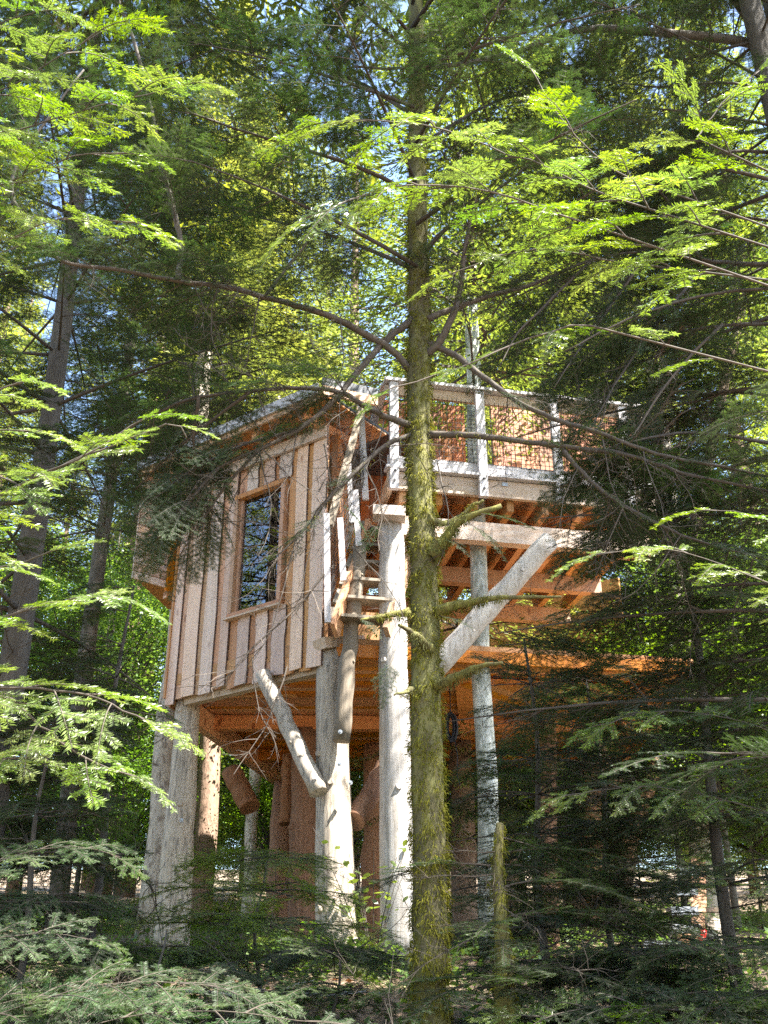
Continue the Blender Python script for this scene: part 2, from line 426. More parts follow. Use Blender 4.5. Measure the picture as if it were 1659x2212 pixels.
# ------------------------------------------------------------------ treehouse
DZ = 3.34                                  # cabin underside above the eye
ZF = E + DZ
C0 = PZ(690, 1408, DZ); A0 = PZ(365, 1490, DZ); Q0 = V3(-1.60, 15.4, ZF)
U1 = nrm(A0 - C0); N1 = nrm(np.cross(U1, V3(0, 0, 1)))
if np.dot(N1, V3(0, -1, 0)) < 0: N1 = -N1
L1 = np.linalg.norm(A0 - C0)
def F1(s, z, off=0.0): return C0 + U1 * s + V3(0, 0, z) + N1 * off
def on_F1(x, y, off=0.0):
    d = ray(x, y); o = V3(0, 0, E)
    t = np.dot(C0 + N1 * off - o, N1) / np.dot(d, N1)
    p = o + d * t - C0
    return np.dot(p, U1), p[2]

UP = V3(0, 0, 1)
house = thing('treehouse', 'larch timber treehouse on log posts with a net railed deck', 'treehouse', (0.5, 12.5, float(gz(0.5, 12.5))))

# floor polygon, counter-clockwise seen from above
poly = [C0[:2], V3(3.3, 10.7), V3(3.5, 14.4), V3(1.4, 15.7), Q0[:2], A0[:2]]
poly = [np.asarray(p) for p in poly]
def span_at(y):
    xs = []
    for i in range(len(poly)):
        a, b = poly[i], poly[(i + 1) % len(poly)]
        if (a[1] - y) * (b[1] - y) <= 0 and abs(a[1] - b[1]) > 1e-6:
            xs.append(a[0] + (b[0] - a[0]) * (y - a[1]) / (b[1] - a[1]))
    return (min(xs), max(xs)) if len(xs) >= 2 else None

def build_floor():
    mb = MB(); mb.prism([tuple(p) for p in poly], ZF + 0.03, ZF + 0.16)
    fl = part('floor', mb, [M['joist']], house)
    y0 = min(p[1] for p in poly) + 0.02; y1 = max(p[1] for p in poly) - 0.02
    step = 0.125; y = y0
    while y < y1 - step:
        a, b = span_at(y + 0.002), span_at(y + step - 0.004)
        if a and b:
            # butt joints: split each course once or twice
            cuts = sorted([0, 1] + [random.uniform(0.2, 0.8) for _ in range(random.choice([0, 1, 1]))])
            for c0, c1 in zip(cuts[:-1], cuts[1:]):
                pl = [(a[0] + (a[1] - a[0]) * c0 + 0.02, y + 0.002), (a[0] + (a[1] - a[0]) * c1 - 0.004, y + 0.002),
                      (b[0] + (b[1] - b[0]) * c1 - 0.004, y + step - 0.004), (b[0] + (b[1] - b[0]) * c0 + 0.02, y + step - 0.004)]
                mb = MB(); dz = random.uniform(-0.004, 0.003); mb.prism(pl, ZF + 0.006 + dz, ZF + 0.028)
                part('soffit_board', mb, [M['soffit']], fl)
        y += step
    # bearers and edge beams under the boards
    def beam(name, p0, p1, wd, ht, mat):
        mb = MB(); mb.beam(p0, p1, wd, ht, mat=0); return part(name, mb, [M[mat]], house)
    sp = span_at(12.45)
    beam('bearer', V3(sp[0] + 0.03, 12.45, ZF - 0.085), V3(sp[1] - 0.05, 12.52, ZF - 0.085), 0.14, 0.165, 'soffit')
    sp = span_at(14.2)
    beam('bearer', V3(sp[0] + 0.05, 14.2, ZF - 0.07), V3(sp[1] - 0.05, 14.25, ZF - 0.07), 0.12, 0.135, 'soffit')
    # edge beam below the planked wall, two stacked boards
    beam('edge_beam', F1(-0.02, -0.055, -0.06), F1(L1 - 0.16, -0.055, -0.06), 0.10, 0.115, 'beam')
    beam('edge_beam', F1(-0.02, -0.155, -0.11), F1(L1 - 0.20, -0.155, -0.11), 0.10, 0.075, 'beam')
    d = nrm(Q0 - A0)
    beam('edge_beam', A0 + d * 0.45 + V3(0.09, 0, -0.13), Q0 - d * 0.05 + V3(0.09, 0, -0.13), 0.11, 0.24, 'soffit')
    beam('edge_beam', V3(poly[1][0], poly[1][1], ZF) * 0.999 + V3(-0.05, 0.06, 0.055), C0 + V3(0.1, 0.09, 0.055), 0.12, 0.20, 'orange')
    beam('edge_beam', C0 + V3(0.12, 0.01, 0.02), V3(3.25, 10.62, ZF + 0.02), 0.05, 0.13, 'orange')
    # chevron of boards under the right-hand bay
    ch = thing
    mb = MB(); mb.prism([(0.75, 10.75), (3.05, 11.1), (3.0, 13.6), (1.0, 13.4)], ZF - 0.05, ZF - 0.03)
    pn = part('soffit_panel', mb, [M['soffit']], house)
    for k in range(14):
        s = -0.3 + k * 0.19
        p0 = V3(0.8 + s * 1.0, 10.9, ZF - 0.062); p1 = p0 + V3(0.95, 1.05, 0)
        if p1[0] > 3.0 or p0[0] < 0.75: continue
        mb = MB(); mb.beam(p0, p1, 0.128, 0.02)
        part('soffit_board', mb, [M['orange']], pn)
        p2 = p1 + V3(0.005, 0.02, 0); p3 = p2 + V3(-0.75, 1.1, 0)
        mb = MB(); mb.beam(p2, p3, 0.128, 0.02); part('soffit_board', mb, [M['orange']], pn)
build_floor()

WIN = [on_F1(492, 1341), on_F1(611, 1306), on_F1(622, 1037), on_F1(517, 1072)]
ws0, ws1 = (WIN[1][0] + WIN[2][0]) / 2, (WIN[0][0] + WIN[3][0]) / 2
wz0, wz1 = (WIN[0][1] + WIN[1][1]) / 2, (WIN[2][1] + WIN[3][1]) / 2
HW = 2.62

def build_wall():
    # sheathing with the window opening left out: four boards round it
    mb = MB()
    def pan(s0, s1, z0, z1): mb.box(F1((s0 + s1) / 2, (z0 + z1) / 2, -0.05), U1, N1, UP, (s1 - s0) / 2, 0.02, (z1 - z0) / 2)
    pan(0, ws0, 0, HW); pan(ws1, L1, 0, HW); pan(ws0, ws1, 0, wz0); pan(ws0, ws1, wz1, HW)
    wall = part('wall', mb, [M['wallin']], house)
    def plank(s0, s1, z0, z1, off, th, mat, edge):
        s_a = s0; n = 7
        zs = np.linspace(z0, z1, n)
        wav = 0.006 if edge else 0.002
        l = s0 + rng.normal(0, wav, n); r = s1 + rng.normal(0, wav, n)
        mbp = MB(); Vp = []
        cut = rng.normal(0, 0.01, 2)
        e = 0.005 if edge else 0.002
        for i in range(n):
            zz = zs[i]
            za, zb = (zz + cut[0], zz + cut[1]) if i == 0 else (zz, zz)
            Vp += [F1(l[i], za, off), F1(l[i] + e, za, off + th), F1(r[i] - e, zb, off + th), F1(r[i], zb, off)]
        Vp = np.array(Vp)
        fr, sd = [], []
        for i in range(n - 1):
            a = i * 4; b = a + 4
            fr.append((a + 1, a + 2, b + 2, b + 1)); fr.append((a, b, b + 3, a + 3))
            sd.append((a, a + 1, b + 1, b)); sd.append((a + 2, a + 3, b + 3, b + 2))
        fr.append((0, 3, 2, 1)); a = (n - 1) * 4; fr.append((a, a + 1, a + 2, a + 3))
        mbp.add(Vp, fr, 0); mbp.F.append((np.array(sd), 1 if edge else 0))
        return part('plank', mbp, [M[mat], M['bark_edge']], wall)
    s = -0.03; k = 0
    while s < L1 - 0.05:
        wp = random.uniform(0.15, 0.215); wr = random.uniform(0.075, 0.11)
        segs = []
        for (a, b, off, th, mat, edge, zj) in ((s - 0.012, s + wp, 0.0, 0.018, 'wall', True, 0.09), (s + wp - 0.03, s + wp + wr + 0.03, -0.028, 0.022, 'wallin', False, 0.05)):
            b = min(b, L1 + 0.03)
            if b - a < 0.03: continue
            zb = -0.10 - random.uniform(0, zj)
            zt = HW - random.uniform(0, 0.02)
            mid = (a + b) / 2
            if mid < ws0 - 0.02 or mid > ws1 + 0.02:
                a2, b2 = a, b
                if a < ws1 < b and mid > ws1: a2 = max(a, ws1 - 0.015)
                if a < ws0 < b and mid < ws0: b2 = min(b, ws0 + 0.015)
                plank(a2, b2, zb, zt, off, th, mat, edge)
            else:
                plank(a, b, zb, wz0 - 0.01 - (0.0 if edge else 0.01), off, th, mat, edge)
                plank(a, b, wz1 + 0.02, zt, off, th, mat, edge)
        s += wp + wr; k += 1
    # corner board
    mb = MB(); mb.box(F1(L1 + 0.035, HW / 2 - 0.05, -0.02), U1, N1, UP, 0.016, 0.055, HW / 2 + 0.05)
    part('corner_board', mb, [M['orange']], wall)
    # window
    mb = MB(); fw = 0.055
    cs, cz = (ws0 + ws1) / 2, (wz0 + wz1) / 2
    hw, hh = (ws1 - ws0) / 2, (wz1 - wz0) / 2
    win = part('window', (lambda m_: (m_.box(F1(cs, wz0 + fw / 2, 0.0), U1, N1, UP, hw - 0.003, 0.05, fw / 2), m_)[1])(mb), [M['frame']], house)
    for nm, c, a, b in (('frame', F1(cs, wz1 - fw / 2, 0.0), hw - 0.003, fw / 2),):
        m2 = MB(); m2.box(c, U1, N1, UP, a, 0.05, b); part(nm, m2, [M['frame']], win)
    for sgn in (-1, 1):
        m2 = MB(); m2.box(F1(cs + sgn * (hw - fw / 2 - 0.004), cz, 0.0), U1, N1, UP, fw / 2, 0.047, hh - fw - 0.001)
        part('frame', m2, [M['frame']], win)
        m2 = MB(); m2.box(F1(cs + sgn * (hw - fw - 0.024), cz, -0.02), U1, N1, UP, 0.019, 0.022, hh - fw - 0.002)
        part('sash', m2, [M['frame']], win)
    m2 = MB(); m2.box(F1(cs, wz0 - 0.012, 0.035), U1, N1, UP, hw + 0.02, 0.05, 0.01); part('sill', m2, [M['beam']], win)
    m2 = MB(); m2.box(F1(cs, cz, -0.03), U1, N1, UP, hw - fw - 0.004, 0.004, hh - fw - 0.004); part('pane', m2, [M['glass']], win)
    # other walls of the cabin, plain planks, and the dark room inside
    def sidewall(p0, p1, z0, z1, mat, nm='side_wall'):
        mbw = MB(); q0 = V3(p0[0], p0[1], ZF); q1 = V3(p1[0], p1[1], ZF)
        d = nrm(q1 - q0); nn = -np.cross(d, UP); L = np.linalg.norm(q1 - q0)
        mbw.box((q0 + q1) / 2 + V3(0, 0, (z0 + z1) / 2), d, nn, UP, L / 2, 0.03, (z1 - z0) / 2)
        wl = part(nm, mbw, [M['joist']], house)
        s = 0.0
        while s < L - 0.02:
            wd = random.uniform(0.12, 0.19); e = min(L, s + wd)
            m3 = MB(); o = 0.040 + random.uniform(0, 0.008)
            m3.box(q0 + d * (s + e) / 2 + nn * o + V3(0, 0, (z0 + z1) / 2 + random.uniform(-0.03, 0)), d, nn, UP, (e - s) / 2 - 0.004, 0.011, (z1 - z0) / 2)
            part('plank', m3, [M[mat]], wl); s = e
        return wl
    sidewall(A0 + N1 * -0.08, Q0, -0.15, HW, 'orange')
    # cabin wall behind the deck: its planks glow orange through the net
    for xa, xb in ((3.40, 1.42), (1.06, -0.3)):
        sidewall(V3(xa, 11.75 + 0.16 * xa), V3(xb, 11.75 + 0.16 * xb), 1.98, 4.0 + 0.05 * xa, 'deckwall', 'deck_wall')
    sidewall(V3(-0.45, 12.70), C0[:2] + V3(0.10, 0.16), 0.16, HW, 'orange')
    sidewall(Q0, V3(1.4, 15.7), 0.16, HW, 'orange')
    sidewall(V3(1.4, 15.7), V3(3.5, 14.4), 0.16, HW, 'orange')
build_wall()

def build_roof():
    # roof plane over the planked wall: overhangs, weathered fascia, orange boarding below
    r0 = F1(-0.32, HW + 0.14, 0.50); r1 = F1(L1 + 0.45, HW + 0.20, 0.42)
    b0 = F1(-0.15, HW + 0.34, -2.4); b1 = F1(L1 + 0.4, HW + 0.34, -2.4)
    def slab(pts, th, nm, mat, par):
        mbs = MB(); Vt = [p for p in pts] + [p - V3(0, 0, th) for p in pts]; n = len(pts)
        mbs.add(Vt, [(0, 1, 2, 3), (7, 6, 5, 4), (0, 4, 5, 1), (1, 5, 6, 2), (2, 6, 7, 3), (3, 7, 4, 0)])
        return part(nm, mbs, [M[mat]], par)
    roof = slab([r0, r1, b1, b0], 0.03, 'roof', 'membrane', house)
    # soffit boards running along the eave
    for k in range(9):
        a0, a1 = k / 20.0, (k + 0.94) / 20.0
        dz = V3(0, 0, -0.036 - random.uniform(0, 0.004))
        slab([r0 + (b0 - r0) * a0 + dz, r1 + (b1 - r1) * a0 + dz, r1 + (b1 - r1) * a1 + dz, r0 + (b0 - r0) * a1 + dz], 0.02, 'eave_board', 'wallin', roof)
    mbf = MB(); mbf.beam(r0 + N1 * 0.016 + V3(0, 0, -0.03), r1 + N1 * 0.016 + V3(0, 0, -0.03), 0.028, 0.13)
    part('fascia', mbf, [M['picket']], roof)
    mbf = MB(); mbf.beam(r0 + N1 * -0.02 + V3(0, 0, -0.11), r1 + N1 * -0.02 + V3(0, 0, -0.11), 0.03, 0.09)
    part('fascia', mbf, [M['wallin']], roof)
    # gable side: upstand with dark membrane on top, orange board below
    g1 = F1(-0.34, HW + 0.30, -0.55)
    mbf = MB(); mbf.beam(r0 + V3(0.02, 0, 0.055) + U1 * -0.02, r0 + V3(0.62, 0.25, 0.075), 0.03, 0.10); part('upstand', mbf, [M['membrane']], roof)
    mbf = MB(); mbf.beam(r0 + V3(0.02, 0, -0.06) + U1 * -0.03, r0 + V3(0.62, 0.25, -0.03), 0.034, 0.11); part('fascia', mbf, [M['wallin']], roof)
    # rafters and wall plate
    for k in range(4):
        s = 0.05 + k * (L1 - 0.1) / 3
        mbf = MB(); mbf.beam(F1(s, HW - 0.02, 0.36), F1(s, HW + 0.05, -0.6), 0.07, 0.10); part('rafter', mbf, [M['wallin']], roof)
    mbf = MB(); mbf.beam(F1(-0.05, HW - 0.10, 0.05), F1(L1 + 0.05, HW - 0.10, 0.05), 0.04, 0.13); part('wall_plate', mbf, [M['wall']], roof)
build_roof()

def build_bay():
    # small box bay on the hidden side wall, seen past the corner: slatted cheek and orange frame
    R = V3(-2.28, 11.98, 0); d = nrm(V3(0.73, 0.68, 0)); Lp = R - d * 0.92; back = nrm(V3(0.19, 0.98, 0))
    zb, zt = E + 4.62, E + 6.05
    mb = MB()
    pl = [Lp[:2], R[:2], (R + back * 0.9)[:2], (Lp + back * 1.1)[:2]]
    mb.prism([tuple(p) for p in pl], zb + 0.10, zt)
    bay = part('bay', mb, [M['joist']], house)
    nn = nrm(np.cross(d, UP))
    if nn[1] > 0: nn = -nn
    z = zb + 0.06
    while z < zt:
        mb = MB(); hh = 0.05
        mb.box(Lp + d * 0.20 + nn * 0.022 + V3(0, 0, z + hh), d, nn, UP, 0.225, 0.012, hh - 0.006)
        part('slat', mb, [M['wall']], bay); z += 2 * hh
    for p, hx, hz, zc in ((Lp + d * 0.47, 0.04, (zt - zb) / 2 + 0.02, (zb + zt) / 2 - 0.02), (Lp + d * 0.545, 0.024, (zt - zb) / 2, (zb + zt) / 2), (Lp + d * 0.96, 0.03, (zt - zb) / 2, (zb + zt) / 2)):
        mb = MB(); mb.box(p + nn * 0.03 + V3(0, 0, zc), d, nn, UP, hx, 0.03, hz); part('frame', mb, [M['orange']], bay)
    mb = MB(); mb.box(Lp + d * 0.715 + nn * 0.034 + V3(0, 0, zb - 0.03), d, nn, UP, 0.285, 0.035, 0.04); part('frame', mb, [M['orange']], bay)
    mb = MB(); mb.box(Lp + d * 0.75 + nn * 0.005 + V3(0, 0, (zb + zt) / 2 + 0.25), d, nn, UP, 0.18, 0.004, 0.40); part('pane', mb, [M['glass']], bay)
    mb = MB(); mb.prism([tuple(p) for p in [Lp[:2] + d[:2] * 0.45, R[:2], (R + back * 0.9)[:2], (Lp + back * 1.0 + d * 0.45)[:2]]], zb + 0.02, zb + 0.09); part('bay_floor', mb, [M['soffit']], bay)
build_bay()

# the deck, a step higher than the cabin floor
DF0 = P(838, 1052, 9.85); DFZ = DF0[2]
dd = nrm(V3(0.972, 0.19, 0)); dn = V3(dd[1], -dd[0], 0); db = -dn
DL, DD = 3.05, 3.0
def D(s, b, z): return V3(DF0[0], DF0[1], DFZ) + dd * s + db * b + V3(0, 0, z)
def build_deck():
    mb = MB(); mb.beam(D(0, 0.03, 0.10), D(DL, 0.03, 0.10), 0.05, 0.20)
    deck = part('deck', mb, [M['beam']], house)                     # front fascia board
    mb = MB(); mb.beam(D(0.04, 0.062, 0.1), D(0.10, DD, 0.1), 0.05, 0.18); part('side_board', mb, [M['beam']], deck)
    mb = MB(); mb.beam(D(-0.03, 0.0, 0.225), D(DL, 0.0, 0.225), 0.14, 0.028); part('edge_strip', mb, [M['picket']], deck)
    mb = MB(); mb.beam(D(-0.02, 0.12, -0.40), D(DL - 0.1, 0.12, -0.40), 0.12, 0.22); part('front_beam', mb, [M['beam']], deck)
    mb = MB(); mb.beam(D(0.0, 1.75, -0.22), D(DL, 1.75, -0.22), 0.12, 0.20); part('middle_beam', mb, [M['joist']], deck)
    mb = MB(); mb.beam(D(0.0, 2.85, -0.22), D(DL, 2.85, -0.22), 0.12, 0.20); part('back_beam', mb, [M['joist']], deck)
    for k in range(8):
        s = 0.18 + k * 0.40
        mb = MB(); mb.beam(D(s, 0.09, -0.02), D(s + 0.06, DD, -0.02), 0.075, 0.19); part('joist', mb, [M['joist']], deck)
    b = 0.06; k = 0
    while b < DD:
        mb = MB(); mb.beam(D(0.02, b + 0.065, 0.165 + 0.03), D(DL, b + 0.065, 0.195), 0.134 if random.random() < 0.85 else 0.126, 0.028); part('deck_board', mb, [M['joist']], deck)
        b += 0.138
    # noggings between joists
    for k in range(7):
        s = 0.18 + k * 0.40
        mb = MB(); mb.beam(D(s + 0.05, 0.9 + 0.0 * k, 0.0), D(s + 0.39, 0.9, 0.0), 0.05, 0.14); part('nogging', mb, [M['joist']], deck)
    # railing
    mb = MB(); mb.beam(D(-0.05, -0.02, 1.32), D(DL, -0.02, 1.32), 0.14, 0.035)
    rail = part('railing', mb, [M['picket']], house)
    mb = MB(); mb.beam(D(-0.03, 0.02, 1.23), D(DL, 0.02, 1.23), 0.04, 0.12); part('under_rail', mb, [M['beam']], rail)
    mb = MB(); mb.beam(D(0.0, 0.03, 0.34), D(DL, 0.03, 0.34), 0.035, 0.12); part('toe_board', mb, [M['picket']], rail)
    for s in (0.06, 1.045, 1.92, 2.75):
        mb = MB(); mb.box(D(s, -0.035, 0.63), dd, dn, UP, 0.047, 0.032, 0.665)
        pk = part('rail_post', mb, [M['picket']], rail)
        for zz in (0.05, 0.17):
            mb = MB(); c = D(s, -0.072, zz); mb.tube([c, c + dn * 0.012], [0.013, 0.013], 8); part('bolt', mb, [M['black']], rail)
    mb = MB(); mb.beam(D(0.1, -0.02, 0.30) , D(0.1, -0.02, 0.301), 0.01, 0.01)
    # square mesh net in front of the toe board up to the rail
    mb = MB(); g = 0.055
    for k in range(int(DL / g)):
        s = 0.02 + k * g + random.uniform(-0.006, 0.006)
        mb.tube([D(s, 0.0, 0.38), D(s + random.uniform(-0.02, 0.02), 0.012, 0.8), D(s, 0.0, 1.2)], 0.0032, 4, caps=False)
    for k in range(15):
        z = 0.40 + k * g
        pts = [D(s, 0.0, z - 0.018 * abs(math.sin(s * 3.0)) + random.uniform(-0.004, 0.004)) for s in np.linspace(0.02, DL, 24)]
        mb.tube(pts, 0.0032, 4, caps=False)
    part('safety_net', mb, [M['black']], rail)
    mb = MB(); mb.box(D(1.30, -0.006, 0.16), dd, dn, UP, 0.033, 0.004, 0.022); part('plate', mb, [M['metal']], deck)
    # second railing up at the right, and a short return on the left side
    mb = MB(); mb.beam(D(-0.02, 0.05, 1.32), D(0.02, 1.5, 1.32), 0.09, 0.035); part('side_rail', mb, [M['picket']], rail)
build_deck()

def build_stair():
    # steep open stair from the deck down to the cabin platform, with pickets, hand board and net
    t0 = P(799, 1135, 10.25); t1 = P(722, 1362, 9.70)
    mb = MB(); mb.beam(t0, t1, 0.05, 0.20, up=(0, -0.4, 1)); st = part('stair', mb, [M['orange']], house)
    off = V3(0.52, 0.10, 0)
    mb = MB(); mb.beam(t0 + off, t1 + off, 0.05, 0.20, up=(0, -0.4, 1)); part('stringer', mb, [M['joist']], st)
    for k in range(6):
        c = t0 + (t1 - t0) * (k + 0.5) / 6
        mb = MB(); mb.beam(c + V3(0.02, 0, 0.03), c + off + V3(-0.02, 0, 0.03), 0.2, 0.03); part('tread', mb, [M['log_dark']], st)
        q = t0 + (t1 - t0) * (k + 0.5) / 6 + V3(-0.065, -0.07, 0.03)
        mb = MB(); dv = nrm(t1 - t0); mb.beam(q - dv * 0.10, q + dv * 0.09, 0.035, 0.045, up=(1, 0, 0)); part('cleat', mb, [M['log_dark']], st)
    # hand board
    h0 = P(782, 880, 10.0); h1 = P(712, 1135, 9.62)
    mb = MB(); mb.beam(h0, h1, 0.04, 0.075, up=(1, 0, 0)); part('hand_board', mb, [M['log_dark']], st)
    # silvered pickets
    for (x0, y0, x1, y1, wd, Y) in ((752, 975, 760, 1130, 0.05, 9.9), (778, 850, 790, 1080, 0.07, 10.0), (735, 1120, 742, 1255, 0.06, 9.72), (706, 1110, 708, 1345, 0.06, 9.62), (768, 1060, 775, 1180, 0.06, 9.9)):
        mb = MB(); mb.beam(P(x0, y0, Y), P(x1, y1, Y - 0.02), wd, 0.04, up=(0, 1, 0.2)); part('picket', mb, [M['picket']], st)
    # black net between them
    mb = MB()
    a0, a1, b0, b1 = P(735, 930, 9.93), P(815, 850, 10.08), P(712, 1300, 9.66), P(775, 1110, 9.92)
    n = 34
    for k in range(n + 1):
        f = k / n
        for sl in (-1, 1):
            p0 = a0 + (b0 - a0) * f; g = min(1, max(0, f + sl * 0.22)); p1 = a1 + (b1 - a1) * g
            mb.tube([p0, (p0 + p1) / 2 + rng.normal(0, 0.006, 3), p1], 0.002, 4, caps=False)
    part('stair_net', mb, [M['black']], st)
build_stair()

def log_path(p0, p1, n=9, bend=0.02):
    p0 = np.asarray(p0, float); p1 = np.asarray(p1, float)
    pts = [p0 + (p1 - p0) * t for t in np.linspace(0, 1, n)]
    for i in range(1, n - 1): pts[i] = pts[i] + rng.normal(0, bend * 0.35, 3)
    return np.array(pts)

def log(name, p0, p1, r0, r1, mat, parent=None, knots=3, sides=16, lab=None):
    mb = MB(); pth = log_path(p0, p1, 12, 0.02)
    rad = np.linspace(r0, r1, 12) * (1 + rng.normal(0, 0.018, 12))
    mb.tube(pth, rad, sides, 0, 0.012)
    for k in range(knots):                 # branch knots left standing a little proud
        i = rng.integers(1, 11); a = rng.uniform(-2.6, -0.5); rr = rad[i]
        dirv = V3(math.cos(a), math.sin(a), 0.15); c = pth[i] + dirv * rr * 0.82
        mb.tube([c, c + dirv * rr * 0.32], [rr * 0.26, rr * 0.17], 8, 0, 0.1)
    return part(name, mb, [M[mat]], parent or house, smooth=True, label=lab)

def bolt(x, y, Y, r=0.02):
    c = P(x, y, Y); mb = MB()
    dv = nrm(V3(0, 0, E) - c); dv[2] *= 0.1; dv = nrm(dv)
    mb.tube([c - dv * 0.02, c + dv * 0.012], [r, r], 14); mb.tube([c + dv * 0.0125, c + dv * 0.026], [r * 0.5, r * 0.45], 6)
    part('bolt', mb, [M['metal']], house)

def gp(x, Y, y=2090):                      # ground point under pixel column x at distance Y
    p = P(x, y, Y); p[2] = gz(p[0], p[1]) - 0.1; return p

def build_posts():
    # corner post below the planked wall's right end
    log('log_post', gp(730, 10.0, 2105), P(714, 1404, 10.12), 0.20, 0.145, 'log', knots=5)
    # corner post at the left end
    log('log_post', gp(367, 11.35, 2090), P(408, 1497, 11.45), 0.19, 0.13, 'log', knots=4)
    # deck post, silvery
    log('log_post', gp(862, 9.95, 2110), P(845, 1118, 9.99), 0.17, 0.13, 'log_grey', knots=4)
    # leaning half log bolted on the corner post
    log('leaning_log', P(737, 1602, 9.80), P(777, 1175, 9.95), 0.085, 0.07, 'log_dark', knots=2)
    # braces
    log('brace', P(688, 1712, 9.86), P(568, 1455, 10.35), 0.085, 0.08, 'log', knots=4)
    log('brace', P(935, 1450, 9.95), P(1188, 1168, 9.88), 0.115, 0.105, 'log_grey', knots=5)
    log('brace', P(766, 1775, 10.05), P(838, 1650, 10.5), 0.10, 0.10, 'log_red', knots=2)
    log('brace', P(540, 1745, 14.2), P(500, 1665, 14.4), 0.14, 0.14, 'log_red', knots=1)
    # dark red posts further under the cabin
    log('log_post', gp(648, 12.6, 2090), P(660, 1575, 12.5), 0.17, 0.145, 'log_red', knots=3)
    log('log_post', gp(593, 14.6, 2070), P(612, 1690, 14.9), 0.16, 0.13, 'log_red', knots=2)
    log('log_post', P(618, 1780, 12.75), P(624, 1630, 12.75), 0.085, 0.08, 'log_red', knots=1)
    log('log_post', gp(806, 12.8, 2090), P(812, 1610, 13.0), 0.17, 0.15, 'log_red', knots=2)
    log('log_post', gp(1285, 13.6, 2080), P(1272, 1640, 13.8), 0.17, 0.14, 'log_red', knots=2)
    log('log_post', gp(1182, 12.0, 2080), P(1180, 1560, 12.2), 0.13, 0.12, 'log_red', knots=2)
    log('brace', P(1350, 1850, 13.2), P(1420, 1640, 13.2), 0.10, 0.09, 'log_red', knots=2)
    log('brace', P(1260, 1570, 11.5), P(1330, 1690, 11.9), 0.10, 0.09, 'log_red', knots=2)
    for x, y, Y in ((735, 1581, 9.655), (733, 1650, 9.80), (757, 1691, 9.80), (392, 1772, 11.16), (835, 1102, 9.84)):
        bolt(x, y, Y)
    # cap timbers on the posts
    for p, q in ((P(690, 1392, 9.95), P(775, 1388, 10.3)), (P(806, 1108, 9.8), P(876, 1112, 9.8))):
        mb = MB(); mb.beam(p, q, 0.2, 0.11); part('cap_timber', mb, [M['beam']], house)
build_posts()

# ------------------------------------------------------------------ foliage prototypes
def needles(mb, p0, d, u, ln, curv, age, nlen, spacing, nwid, mat, r):
    """two-ranked needles along many straight shoots at once"""
    cnt = np.maximum(2, (ln / spacing).astype(int))
    idx = np.repeat(np.arange(len(ln)), cnt)
    k = np.concatenate([np.arange(c) for c in cnt])
    t = (k + 0.5) / cnt[idx]
    base = p0[idx] + d[idx] * (t * ln[idx])[:, None] + u[idx] * (curv[idx] * t * t * ln[idx])[:, None]
    side = np.cross(u, d)[idx]
    for sg in (-1, 1):
        n = len(idx)
        nd = d[idx] * r.uniform(0.3, 0.65, n)[:, None] + side * sg * r.uniform(0.75, 1.0, n)[:, None] + u[idx] * r.uniform(-0.22, 0.34, n)[:, None]
        nd /= np.linalg.norm(nd, axis=1)[:, None]
        l = nlen * r.uniform(0.75, 1.12, n) * np.where(t > 0.9, 0.8, 1.0)
        uu = u[idx] + r.normal(0, 0.28, (n, 3))
        wv = np.cross(nd, uu); wv /= np.maximum(1e-6, np.linalg.norm(wv, axis=1))[:, None]
        b = base
        m = b + nd * (l * 0.5)[:, None]
        hw = nwid * 0.5
        Vn = np.stack([b, m + wv * hw, b + nd * l[:, None] - u[idx] * (l * 0.08)[:, None], m - wv * hw], 1).reshape(-1, 3)
        Fn = np.arange(n * 4).reshape(-1, 4)
        ag = np.clip(age[idx] + r.normal(0, 0.08, n), 0, 1)
        mb.add(Vn, Fn, mat, np.repeat(ag, 4))

